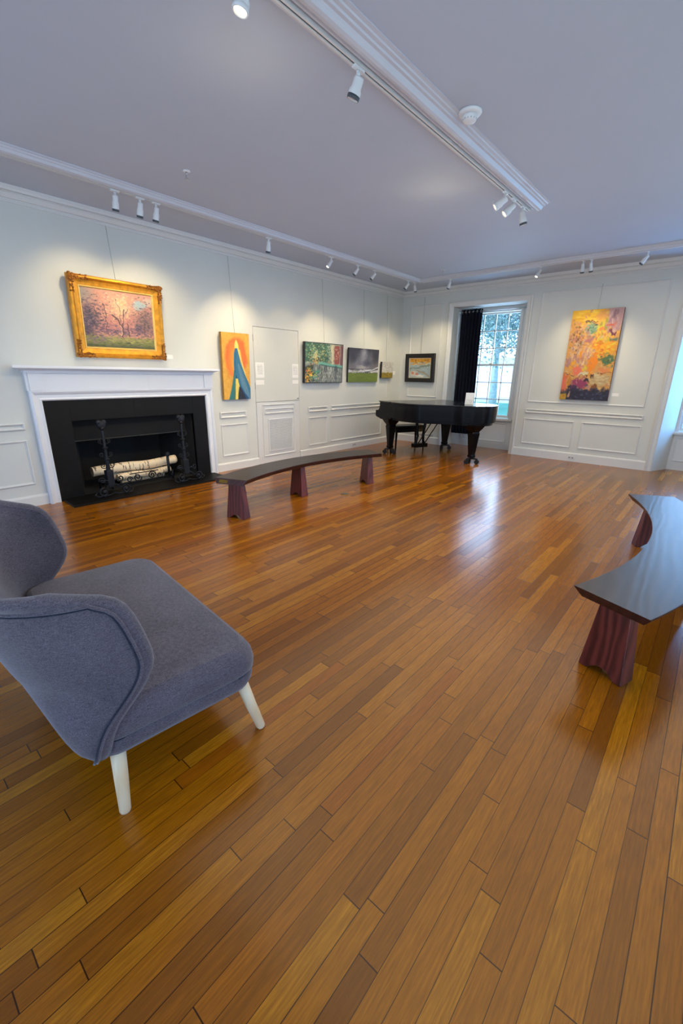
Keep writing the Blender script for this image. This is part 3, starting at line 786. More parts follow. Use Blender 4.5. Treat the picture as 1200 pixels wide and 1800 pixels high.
# --- 2 figure painting
r, W, H = hang('canvas_painting', 'L', 3.935, 4.432, 1.104, 2.067, .07, math.radians(1.6), 'tall orange canvas with a blue cloaked shape, left of the white door')
p = Pic(90, 170, (226, 168, 62), 8); p.mottled(14)
p.blob(.5, .36, .44, .33, (240, 106, 40), .95, .22); p.blob(.5, .40, .33, .30, (244, 140, 50), .95, .3); p.blob(.52, .4, .22, .26, (240, 176, 84), .8, .5)
p.blob(.5, .2, .16, .1, (244, 120, 40), .7, .5); p.blob(.66, .34, .2, .24, (240, 112, 44), .75, .35); p.blob(.2, .5, .1, .2, (240, 130, 44), .5, .5)
U, V = p.U, p.V
def band(pts, cl, al=1, soft=.02):
    vs = np.array([q[0] for q in pts]); a = np.interp(V, vs, [q[1] for q in pts]); b = np.interp(V, vs, [q[2] for q in pts])
    m = np.clip((U-a)/soft, 0, 1)*np.clip((b-U)/soft, 0, 1)*(V >= vs[0])*(V <= vs[-1]); p.comp(al*m, cl)
band([(.10, .5, .54), (.16, .45, .6), (.22, .44, .62), (.26, .46, .6)], (244, 216, 110))
band([(.24, .48, .66), (.4, .44, .72), (.6, .46, .84), (.75, .5, .9)], (240, 214, 110), .9)
band([(.22, .46, .56), (.3, .41, .6), (.45, .39, .68), (.6, .4, .8), (.75, .5, .95), (.88, .6, 1.05), (1, .72, 1.1)], (52, 116, 146))
band([(.45, .5, .62), (.6, .56, .74), (.75, .62, .86), (.9, .74, .98), (1, .84, 1.05)], (108, 140, 160), .8, .06)
band([(.62, .41, .5), (.75, .46, .6), (.9, .62, .8), (1, .76, .98)], (14, 62, 112), .85, .05)
band([(.55, .39, .48), (.7, .34, .46), (.85, .26, .42), (1, .16, .4)], (40, 116, 120), .95)
band([(.7, .42, .47), (.85, .38, .46), (1, .36, .48)], (70, 110, 70), .8)
band([(.68, .44, .54), (.8, .42, .6), (.88, .42, .58), (1, .4, .52)], (240, 214, 96))
band([(.8, .56, .62), (.9, .52, .74), (1, .5, .84)], (36, 38, 48))
p.line([(.5, .24), (.46, .4), (.45, .6)], .012, (30, 60, 96), .7); p.dabs(120, (.42, .9, .4, 1), [(90, 150, 180), (30, 80, 130)], .008, .03, .22, 0, .3)
box_canvas(r, W, H, .045, CANVO, p); wire(r, H, 3.09, math.radians(1.6), .07)

# --- 3 canal scene
r, W, H = hang('canvas_painting', 'L', 5.645, 6.665, 1.345, 2.03, .07, math.radians(2.2), 'canal scene canvas with green trees and a teal footbridge, right of the white door')
p = Pic(150, 110, (150, 160, 140), 9)
p.rect(-.1, .62, -.1, .5, (60, 100, 80), 1, .05); p.dabs(500, (0, .68, 0, .5), [(58, 104, 84), (90, 140, 104), (150, 180, 140), (44, 70, 60), (190, 200, 160), (176, 150, 80)], .018, .02, .75)
p.rect(.66, .76, .0, .55, (214, 196, 160), .9, .03); p.rect(.76, .92, .03, .52, (150, 72, 60), .95, .02); p.dabs(60, (.76, .93, .05, .5), [(110, 50, 50), (190, 110, 90), (226, 210, 190)], .006, .03, .8, 0, .1)
p.rect(.92, 1.1, .0, .6, (120, 70, 76), .9, .02)
p.dabs(60, (.2, .35, .35, .55), [(196, 130, 40), (220, 190, 110), (60, 60, 50)], .01, .03, .9, 0, .2); p.blob(.27, .3, .06, .14, (226, 206, 150), .7, .5)
p.rect(-.1, 1.1, .53, 1.1, (120, 130, 126), 1, .03)
p.dabs(420, (0, 1, .55, 1), [(160, 164, 160), (200, 196, 186), (86, 96, 92), (120, 116, 108), (60, 70, 66), (210, 206, 196)], .012, .05, .6, 0, .12)
p.line([(.36, .5), (.6, .53), (.98, .58)], .028, (104, 176, 156), .95); p.line([(.38, .54), (.7, .58), (.98, .62)], .012, (50, 96, 90), .9)
for x in (.36, .52, .56, .8, .83): p.line([(x, .56), (x+.005, .92 if x > .7 else .72)], .012, (44, 56, 70), .8)
p.line([(.0, .66), (.18, .6)], .05, (56, 60, 44), .9); p.line([(.12, .86), (.34, .72)], .05, (74, 150, 120), .95); p.dabs(90, (0, .2, .58, .98), [(226, 150, 30), (240, 190, 50), (190, 90, 30), (60, 80, 50)], .022, .03, .85)
p.dabs(60, (.1, .34, .75, .98), [(240, 200, 80), (80, 150, 130), (40, 50, 50)], .02, .02, .8)
box_canvas(r, W, H, .045, CANVD, p)
MB().ring(-W/2-.006, W/2+.006, -H/2-.006, H/2+.006, [(0, -.045), (0, .004), (.012, .004), (.012, -.0), (.0061, -.0), (.0061, -.045)], lambda u, z, h: (u, -h, z)).build('frame', BLKF, r)
wire(r, H, 3.09, math.radians(2.2), .07)

# --- 4 storm
r, W, H = hang('canvas_painting', 'L', 6.865, 7.855, 1.348, 1.998, .06, math.radians(2.2), 'stormy dark sky canvas over a flat green field')
p = Pic(140, 110, (66, 66, 82), 12)
p.grad(0, .6, (52, 52, 66), (120, 116, 122))
for u, v, a, b, c in [(.45, .3, .2, .35, (150, 150, 160)), (.5, .12, .16, .2, (176, 176, 186)), (.25, .45, .12, .2, (130, 130, 142)), (.7, .3, .12, .3, (110, 110, 124)), (.62, .42, .2, .12, (70, 70, 88)), (.12, .25, .14, .2, (48, 50, 66)), (.9, .2, .16, .3, (44, 46, 62)), (.45, .56, .3, .08, (206, 196, 190))]:
    p.blob(u, v, a, b, c, .8, .9)
p.rect(-.1, 1.1, .62, .72, (224, 222, 218), .9, .02, .8); p.dabs(90, (0, 1, .62, .72), [(90, 92, 100), (150, 150, 156), (240, 238, 234)], .03, .008, .7, 0, .2)
p.line([(.55, .66), (.8, .63), (1, .54)], .014, (235, 235, 235), .9); p.line([(.6, .69), (1, .62)], .01, (90, 96, 108), .8)
p.rect(-.1, 1.1, .72, 1.1, (112, 128, 50), 1, .012, .1); p.dabs(120, (0, 1, .73, 1), [(128, 144, 60), (96, 112, 44), (120, 134, 52)], .06, .01, .5, 0, .05)
box_canvas(r, W, H, .04, CANVD, p); wire(r, H, 3.09, math.radians(2.2), .06)

# --- 5 small landscape
r, W, H = hang('canvas_painting', 'L', 7.985, 8.405, 1.43, 1.765, .07, math.radians(2), 'smallest canvas, pale clouds above a mustard meadow, near the corner')
p = Pic(80, 64, (200, 198, 190), 14); p.dabs(160, (0, 1, 0, .65), [(170, 168, 166), (222, 220, 212), (190, 184, 176), (150, 150, 156)], .06, .03, .5, 0, .5)
p.rect(-.1, 1.1, .66, 1.1, (140, 120, 40), 1, .02, 1); p.dabs(120, (0, 1, .68, .98), [(176, 150, 40), (110, 96, 36), (196, 170, 60), (80, 76, 36)], .03, .02, .7)
box_canvas(r, W, H, .05, CANVD, p); wire(r, H, 3.09, math.radians(2), .07, x=-.03)

# --- 6 framed coast on end wall
r, W, H = hang('framed_painting', 'B', -5.605, -4.875, 1.35, 1.95, .05, math.radians(1.5), 'coastal scene in a wide black frame on the end wall')
MB().ring(-W/2, W/2, -H/2, H/2, [(0, -.035), (0, .025), (.012, .03), (.07, .022), (.085, .01), (.092, .004), (.092, -.035)], lambda u, z, h: (u, -h, z)).build('frame', BLKF, r)
MB().ring(-W/2+.09, W/2-.09, -H/2+.09, H/2-.09, [(0, -.02), (0, .006), (.008, .006), (.01, -.008), (.01, -.02)], lambda u, z, h: (u, -h, z)).build('liner', CANV, r)
p = Pic(110, 84, (150, 166, 170), 16); p.rect(-.1, 1.1, -.1, .22, (198, 140, 40), 1, .04, 1.5); p.dabs(60, (0, 1, 0, .25), [(224, 176, 60), (150, 96, 30), (90, 70, 40)], .05, .02, .7, 0, .2)
p.rect(-.1, 1.1, .24, .36, (206, 196, 160), .9, .05, 1); p.line([(0, .3), (.3, .26), (.55, .32), (.9, .22)], .03, (196, 130, 30), .9, 1); p.line([(.0, .55), (.4, .48), (.95, .34)], .045, (112, 126, 112), .9, 1)
p.dabs(90, (.1, 1, .4, .95), [(160, 176, 184), (184, 196, 200), (130, 150, 160)], .06, .015, .6, .2, .2)
p.line([(.35, .62), (.7, .75), (1, .98)], .03, (150, 130, 100), .8, 1); p.blob(.2, .78, .2, .18, (206, 196, 186), .9, .4); p.blob(.15, .75, .08, .1, (196, 116, 84), .9, .5); p.blob(.36, .82, .08, .09, (200, 120, 96), .85, .5)
p.blob(.5, .92, .3, .08, (226, 220, 206), .8, .5); p.blob(.05, .92, .1, .08, (180, 180, 176), .8, .5)
canvas(r, W-.2, H-.2, p, .008); wire(r, H, 3.09, math.radians(1.5), .05)

# --- 7 big abstract
r, W, H = hang('canvas_painting', 'B', -2.255, -1.49, 1.113, 2.583, .07, math.radians(.8), 'tall abstract canvas of yellow, orange and navy patches on the end wall')
p = Pic(150, 280, (222, 160, 80), 21); p.dabs(900, (0, 1, 0, 1), [(226, 168, 96), (214, 150, 110), (240, 176, 60), (200, 150, 90), (232, 196, 140)], .03, .014, .6)
Y_ = (238, 184, 36)
p.rect(-.1, .66, -.05, .13, Y_, .95, .03, 1.2); p.dabs(70, (0, .65, 0, .14), [(240, 196, 40), (222, 160, 30), (246, 206, 80)], .07, .012, .6, 0, .3)
p.blob(.6, .06, .12, .07, (218, 150, 90), .7, .5)
p.rect(.70, 1.1, -.05, .24, (196, 156, 164), .95, .05, 1); p.dabs(60, (.72, 1, 0, .3), [(150, 112, 130), (214, 180, 184), (180, 140, 150)], .02, .03, .6, 0, .3); p.blob(.82, .05, .05, .05, (130, 96, 116), .6, .6)
p.blob(.8, .17, .11, .035, (206, 92, 70), .9, .5); p.blob(.86, .255, .11, .022, (112, 48, 78), .95, .4, -.45); p.line([(.7, .33), (.98, .25)], .02, (240, 180, 110), .9, 1)
p.line([(.28, .12), (.52, .115)], .016, (96, 50, 50), .9, 1); p.blob(.45, .2, .17, .065, (112, 150, 128), .95, .4); p.dabs(40, (.3, .6, .14, .28), [(140, 176, 150), (80, 120, 100), (180, 190, 160)], .03, .012, .6)
p.line([(.3, .14), (.35, .13), (.55, .15)], .012, (50, 50, 50), .8, 1)
p.dabs(90, (.03, .35, .14, .45), [(170, 110, 60), (226, 186, 150), (150, 130, 60), (214, 140, 120), (120, 80, 50)], .03, .012, .75, .8, 1)
p.dabs(90, (.55, .72, .12, .42), [(206, 196, 50), (150, 160, 50), (226, 180, 60), (196, 110, 60)], .02, .025, .8, 0, .4); p.blob(.64, .22, .06, .03, (236, 128, 64), .9, .5)
p.blob(.42, .335, .12, .045, (170, 108, 118), .95, .4); p.blob(.38, .31, .05, .025, (206, 120, 110), .8, .5); p.line([(.22, .33), (.28, .37), (.24, .4), (.16, .42)], .01, (70, 60, 40), .9, 1)
p.blob(.9, .34, .12, .03, (86, 120, 104), .95, .4); p.blob(.78, .35, .08, .03, (200, 190, 50), .8, .5)
p.blob(.75, .42, .28, .09, (242, 166, 28), .95, .4); p.dabs(110, (.5, 1, .36, .56), [(246, 180, 30), (240, 130, 30), (236, 206, 60), (210, 120, 30)], .035, .012, .75)
p.blob(.86, .54, .15, .055, (92, 116, 66), .97, .3); p.dabs(40, (.74, 1, .49, .6), [(70, 96, 60), (130, 150, 90), (60, 110, 90)], .03, .012, .6)
p.dabs(110, (.1, .5, .4, .62), [(206, 150, 140), (226, 176, 150), (240, 206, 160), (190, 130, 120), (220, 150, 60)], .02, .03, .75, 0, .4); p.line([(.24, .42), (.2, .5)], .01, (60, 50, 30), .9, 1)
p.blob(.3, .47, .04, .1, (240, 150, 30), .9, .4); p.blob(.18, .6, .15, .05, (246, 166, 40), .9, .4); p.blob(.3, .66, .13, .06, (240, 118, 92), .95, .4); p.blob(.06, .58, .05, .05, (170, 130, 150), .8, .5)
p.blob(.57, .6, .1, .14, (246, 140, 24), .97, .3); p.blob(.45, .64, .06, .025, (236, 200, 40), .9, .4); p.blob(.42, .7, .12, .03, (222, 214, 176), .9, .4); p.line([(.28, .745), (.4, .72), (.5, .74)], .01, (110, 50, 30), .9, 1)
p.blob(.82, .655, .14, .035, (232, 140, 80), .9, .4); p.line([(.72, .69), (.98, .685)], .009, (100, 70, 50), .9, .6); p.blob(.6, .69, .05, .03, (244, 160, 60), .9, .4)
p.rect(-.1, 1.1, .83, 1.1, (36, 36, 62), 1, .05, 1.5); p.blob(.76, .76, .24, .07, (206, 178, 126), .97, .3); p.dabs(40, (.58, 1, .7, .84), [(220, 196, 150), (186, 150, 100), (226, 210, 170)], .05, .01, .6, 0, .2)
p.blob(.66, .855, .09, .05, (134, 80, 44), .95, .4); p.blob(.62, .73, .05, .02, (70, 36, 30), .9, .5); p.blob(.36, .8, .2, .065, (150, 54, 100), .97, .35); p.blob(.25, .87, .08, .04, (96, 40, 90), .8, .5); p.blob(.54, .83, .06, .03, (190, 140, 130), .8, .5); p.blob(.5, .77, .07, .02, (40, 30, 40), .9, .4)
p.dabs(120, (.18, 1, .86, 1), [(28, 28, 50), (50, 56, 90), (60, 50, 90), (24, 24, 40), (90, 100, 130)], .03, .01, .6, 0, .5)
p.rect(-.1, .12, .69, .9, (236, 112, 84), .95, .04, .6); p.blob(.06, .72, .1, .03, (226, 110, 40), .9, .5); p.blob(.17, .78, .05, .09, (200, 130, 40), .9, .4); p.rect(-.1, .15, .9, 1.1, (206, 160, 40), .97, .03, .6); p.blob(.07, .96, .03, .02, (190, 70, 40), .9, .5); p.blob(.18, .94, .03, .06, (220, 160, 110), .9, .5)
p.line([(0, .685), (.12, .69), (.25, .71)], .009, (90, 50, 50), .8, .8)
p.dabs(160, (0, .55, .15, .7), [(186, 136, 120), (170, 120, 124), (206, 176, 150)], .022, .02, .55, 0, 1); p.a = p.a*.9
box_canvas(r, W, H, .05, CANVP, p); wire(r, H, 2.975, math.radians(.8), .07, x=-.01, mat=CLEAR, rad=.004)

# ------------------------------------------------------------------ notices and labels on the walls
def sheet(name, side, u0, u1, z0, z1, label, mat=PAPER, cat='notice', off=.004):
    uc, zc = (u0+u1)/2, (z0+z1)/2
    o = MB().box(-(u1-u0)/2, (u1-u0)/2, -.003, 0, -(z1-z0)/2, (z1-z0)/2).build(name, mat)
    if side == 'L': o.location = (XL-.0006, uc, zc); o.rotation_euler = (0, 0, PI/2)
    else: o.location = (uc, YB+.0006, zc)
    return tag(o, label, cat)
sheet('paper_notice', 'L', 4.60, 4.775, 1.428, 1.665, 'printed white notice on the left side of the white door')
sheet('paper_notice', 'L', 5.40, 5.548, 1.43, 1.658, 'printed white notice on the right side of the white door')
sheet('title_card', 'L', 4.595, 4.765, 1.318, 1.392, 'small title card under the left notice on the white door', PAPB, 'card')
sheet('title_card', 'L', 5.40, 5.545, 1.328, 1.39, 'small title card under the right notice on the white door', PAPB, 'card')
sheet('title_card', 'L', 3.112, 3.195, 1.668, 1.722, 'small title card at the lower right of the gold framed painting', PAPB, 'card')
sheet('title_card', 'L', 8.50, 8.60, 1.50, 1.58, 'small title card right of the smallest canvas', PAPB, 'card')
sheet('title_card', 'B', -1.445, -1.345, 1.195, 1.245, 'small title card at the lower right of the big abstract canvas', PAPB, 'card')
def outlet(side, u, z, label, h=.075, w=.115):
    r = empty('wall_outlet', (0, 0, 0), (0, 0, 0), label, 'outlet')
    if side == 'L': r.location = (XL+.0225, u, z); r.rotation_euler = (0, 0, PI/2)
    else: r.location = (u, YB-.0225, z)
    MB().box(-w/2, w/2, -.005, 0, -h/2, h/2).build('cover_plate', TRIM, r, bevel=.002)
    mb = MB()
    for s in (-1, 1): mb.box(s*.026-.016, s*.026+.016, -.0065, -.005, -.014, .014)
    mb.build('socket', GRAYP, r)
outlet('L', 7.14, .066, 'white outlet plate in the baseboard behind the left bench')
outlet('B', -1.90, .07, 'white outlet plate in the baseboard under the abstract canvas')
r = empty('floor_outlet', (-3.49, 4.15, 0), (0, 0, .3), 'small brass floor outlet cover beside the left bench', 'floor outlet')
mb = MB(); mb.lathe([(.062, 0), (.062, .002), (.056, .004), (.044, .0045), (0, .0045)], (0, 0, 0), n=28); mb.build('cover_plate', BRASS, r)
mb = MB(); mb.lathe([(.028, .0045), (.028, .006), (.024, .007), (0, .007)], (.0, .0, 0), n=20); mb.build('screw_cap', LAMPG, r)

# ------------------------------------------------------------------ ceiling fittings
r = empty('smoke_detector', (-1.715, 3.31, ZC), (PI, 0, 0), 'round white smoke detector beside the central ceiling moulding', 'smoke detector')
MB().lathe([(.078, 0), (.08, .008), (.072, .018), (.06, .022), (0, .022)], n=36).build('base', LAMPW, r)
MB().lathe([(.048, .022), (.052, .03), (.05, .044), (.042, .056), (.02, .062), (0, .063)], n=32).build('housing', LAMPW, r)
mb = MB()
for i in range(14):
    a = 2*PI*i/14; mb.box(.046*math.cos(a)-.003, .046*math.cos(a)+.003, .046*math.sin(a)-.003, .046*math.sin(a)+.003, .03, .05)
mb.build('vent', GRAYP, r)
def sprinkler(x, y, label):
    r = empty('sprinkler_head', (x, y, ZC), (PI, 0, 0), label, 'sprinkler')
    MB().lathe([(.034, 0), (.034, .004), (.02, .01), (0, .01)], n=24).build('escutcheon', LAMPW, r)
    mb = MB(); mb.cyl((0, 0, .01), (0, 0, .03), .01, n=12); mb.tube([(.012, 0, .03), (.015, 0, .045), (0, 0, .06)], .003, 6); mb.tube([(-.012, 0, .03), (-.015, 0, .045), (0, 0, .06)], .003, 6)
    mb.lathe([(.018, .06), (.018, .063), (0, .063)], n=16); mb.build('nozzle', NICKEL, r)
sprinkler(-4.07, 2.56, 'small ceiling sprinkler head nearer the camera')
sprinkler(-4.07, 7.36, 'small ceiling sprinkler head near the room corner')

def spot_lamp(x, y, dirv, label, lit=False, L=.13, rad=.033, group=None, dark=LAMPG, drop=.0):
    """track head: adapter, stem, cylinder aimed along dirv"""
    z = ZC-.047
    r = empty('track_spotlight', (x, y, z), (0, 0, 0), label, 'spotlight', group)
    d = Vector(dirv).normalized()
    MB().box(-.014, .014, -.045, .045, -.014, 0).build('adapter', LAMPW, r, bevel=.003)
    mb = MB(); mb.cyl((0, 0, -.014), (0, 0, -.05), .012, n=14); mb.sbox((0, 0, -.055), (.017, .017, .017), 1, 14, 8); mb.build('stem', LAMPW, r)
    c = Vector((0, 0, -.062)); a = c-d*.018; b = c+d*L
    prof = [(0, 0), (rad*.72, .0), (rad*.8, .01), (rad*.82, .05), (rad, .062), (rad, L+.01), (rad*.93, L+.018), (rad*.86, L+.018), (rad*.84, L+.004), (0, L+.004)]
    MB().lathe(prof, a, d, 26).build('lamp_body', LAMPW, r)
    MB().lathe([(rad*1.02, L-.002), (rad*1.03, L+.012), (rad*.98, L+.0185), (rad*.9, L+.0185), (rad*.9, L-.002)], a, d, 26).build('rim', dark if not lit else LAMPW, r)
    MB().lathe([(0, L+.0045), (rad*.84, L+.0045), (rad*.7, L+.010), (0, L+.013)], a, d, 22).build('lens', LENS if lit else LENSD, r)
    return r, Vector((x, y, z))+b
LX = TX-.006
LAMPS = []
lamps = [  # x, y, dir, lit, label
    (LX, 2.265, (-.3, .03, -1), 0, 'white track spotlight, first of three above the gold framed painting'),
    (LX, 2.51, (-.3, -.03, -1), 0, 'white track spotlight, middle of three above the gold framed painting'),
    (LX, 2.68, (-.3, -.05, -1), 0, 'white track spotlight, third of three above the gold framed painting'),
    (LX, 4.19, (-.25, .05, -1), 0, 'white track spotlight above the orange canvas'),
    (LX, 5.40, (-.25, -.75, -1), 1, 'glowing track spotlight above the white door'),
    (LX, 6.04, (-.75, -.25, -1), 0, 'slim track spotlight above the canal canvas'),
    (LX, 6.50, (-.75, -.4, -1), 0, 'slim track spotlight between canal and storm canvases'),
    (LX, 7.55, (-.75, -.3, -1), 0, 'track spotlight on the fireplace side track next to the corner pair'),
    (LX, 7.78, (-.2, .7, -1), 0, 'track spotlight nearest the ceiling track corner'),
]
for x, y, d, lit, lab in lamps:
    LAMPS.append(spot_lamp(x, y, d, lab, bool(lit), .115 if y < 5 else .105, .031 if y < 5 else .027))
BY = TY+.006
for x, y, d, lit, lab in [
    (-4.20, BY, (-.7, .5, -1), 0, 'track spotlight on the end wall track above the piano'),
    (-2.63, BY, (-.35, -.55, -1), 1, 'glowing track spotlight on the end wall track left of the abstract canvas'),
    (-2.01, BY, (-.05, .35, -1), 0, 'left of the paired spotlights above the abstract canvas'),
    (-1.90, BY, (.05, .35, -1), 0, 'right of the paired spotlights above the abstract canvas'),
    (-1.20, BY, (-.75, .2, -1), 0, 'rightmost track spotlight on the end wall track')]:
    LAMPS.append(spot_lamp(x, y, d, lab, bool(lit), .11, .027))
CX = -1.9735
for x, y, d, lit, lab in [
    (CX, 1.60, (-.12, -.2, -1), 1, 'glowing spotlight on the central track cut by the top of the photo'),
    (CX, 2.41, (-.45, -.08, -1), 0, 'large white spotlight on the near part of the central track'),
    (CX, 4.66, (-.95, -.5, -.75), 1, 'glowing spotlight, first of the trio at the far end of the central track'),
    (CX, 4.87, (-.85, -.6, -.95), 1, 'glowing spotlight, second of the trio at the far end of the central track'),
    (CX, 5.14, (.18, .22, -1), 0, 'grey looking spotlight at the very end of the central track')]:
    LAMPS.append(spot_lamp(x, y, d, lab, bool(lit), .105 if y > 4 else .085, .036))

# ------------------------------------------------------------------ windows
def window(idx, s0, s1, label, muntin=3):
    z0, z1 = .66, 2.735
    r = empty('window_%d' % idx, ((s0+s1)/2, YR+.06, 0), (0, 0, 0), label, 'window', None, 'structure')
    hx = (s1-s0)/2; P = lambda u, z, h: (u, -h, z)
    a, b = (R1 if idx == 1 else R2); ax, bx = a-(s0+s1)/2, b-(s0+s1)/2
    # outer frame boards of the recess back
    mb = MB()
    mb.box(ax, -hx+.005, -.03, -.001, .62, RZ); mb.box(hx-.005, bx, -.03, -.001, .62, RZ); mb.box(-hx, hx, -.03, -.001, 2.735, RZ)
    mb.box(-hx, hx, -.03, -.001, .60, .655)
    mb.ring(-hx-.06, hx+.06, .60, 2.80, [(0, .03), (0, .045), (.02, .052), (.05, .04), (.058, .03)], P)
    mb.build('window_frame', TRIM, r, bevel=.002)
    mb = MB(); mb.box(-hx-.1, hx+.1, -.08, -.031, .60, .64); mb.build('window_sill', TRIM, r, bevel=.004)
    mb = MB(); mb.box(ax, bx, -.02, -.0005, 0, .6); mb.ring(-hx, hx, .15, .55, PANEL, lambda u, z, h: (u, -.02-h, z)); mb.build('apron_panel', TRIM, r)
    # sashes
    zm = 1.72
    for k, (za, zb, yy) in enumerate(((zm-.018, z1, .035), (z0, zm+.018, .012))):
        mb = MB(); t = .035
        mb.box(-hx, -hx+t, yy, yy+.03, za, zb); mb.box(hx-t, hx, yy, yy+.03, za, zb); mb.box(-hx+t, hx-t, yy, yy+.03, za, za+(.036 if k == 0 else .05)); mb.box(-hx+t, hx-t, yy, yy+.03, zb-.036, zb)
        s = mb.build('upper_sash' if k == 0 else 'lower_sash', TRIM, r)
        m = MB(); cols = 4
        for i in range(1, cols):
            x = -hx+2*hx*i/cols; m.box(x-.009, x+.009, yy+.002, yy+.028, za+.03, zb-.03)
        zs = (2.05, 2.38) if k == 0 else (1.03, 1.37)
        for z in zs: m.box(-hx+t, hx-t, yy+.002, yy+.028, z-.009, z+.009)
        m.build('glazing_bars', TRIM, s)
        MB().box(-hx+t-.005, hx-t+.005, yy+.013, yy+.016, za+.02, zb-.02).build('glass_panes', GLASS, s)
    MB().box(-.03, .03, -.002, .012, zm+.018, zm+.03).build('sash_lock', BRASS, r)
    return r
window(1, -4.335, -3.315, 'tall multi-pane window half covered by the dark curtain')
window(2, -.44, .58, 'tall multi-pane window in the right recess')
# simple guessed windows in walls outside the view, added to let daylight in
for i, (a, b) in enumerate(RW+NW):
    right = i < len(RW)
    r = empty('window_%d' % (3+i), (XR+.15, (a+b)/2, .65) if right else ((a+b)/2, YN-.15, .65), (0, 0, -PI/2 if right else PI),
              'tall unseen multi-pane window added in the %s wall for daylight' % ('right' if right else 'near'), 'window', None, 'structure')
    h = (b-a)/2; mb = MB(); mb.ring(-h+.001, h-.001, .001, 2.099, [(0, -.03), (0, .03), (.05, .03), (.05, -.03)], lambda u, z, hh: (u, -hh, z))
    mb.build('window_frame', TRIM, r)
    mb = MB()
    for k in range(1, 4): x = -h+2*h*k/4; mb.box(x-.01, x+.01, -.012, .012, .05, 2.05)
    for k in range(1, 6): z = 2.1*k/6; mb.box(-h+.05, h-.05, -.012, .012, z-.01, z+.01)
    mb.build('glazing_bars', TRIM, r)
    MB().box(-h+.05, h-.05, -.002, .002, .05, 2.05).build('glass_panes', GLASS, r)

# curtain
r = empty('curtain', (-4.27, 9.06, 0), (0, 0, 0), 'long dark navy curtain on the left half of the window behind the piano', 'curtain')
rows = []; n = 120
for j in range(25):
    z = .27+(2.80-.27)*j/24; row = []
    for i in range(n+1):
        t = i/n; x = -.235+.47*t; x *= 1+.03*math.sin(z*2)
        y = .038*math.sin(t*2*PI*6.5+.4*math.sin(z*1.3))*(.75+.25*math.cos(z*1.1+t*4))+.008*math.sin(t*40+z)
        row.append((x, y, z))
    rows.append(row)
cur = MB().grid(rows).build('curtain_cloth', NAVY, r); sm = cur.modifiers.new('s', 'SOLIDIFY'); sm.thickness = .004
mb = MB()
for k in range(6):
    x = -.2+.08*k; mb.tube([(x, .032*math.cos(a), 2.755+.032*math.sin(a)) for a in [2*PI*i/16 for i in range(16)]], .005, 6, True)
mb.build('grommets', NICKEL, r)
r = empty('curtain_rod', (-3.81, 9.06, 2.755), (0, 0, 0), 'slim metal curtain rod across the window head', 'curtain rod')
MB().cyl((-.70, 0, 0), (.70, 0, 0), .011, n=14).build('rod', NICKEL, r)
for s in (-1, 1):
    mb = MB(); mb.lathe([(.03, 0), (.03, .006), (.018, .012), (.014, .036)], (s*.738, 0, 0), (-s, 0, 0), 18); mb.build('bracket', NICKEL, r)

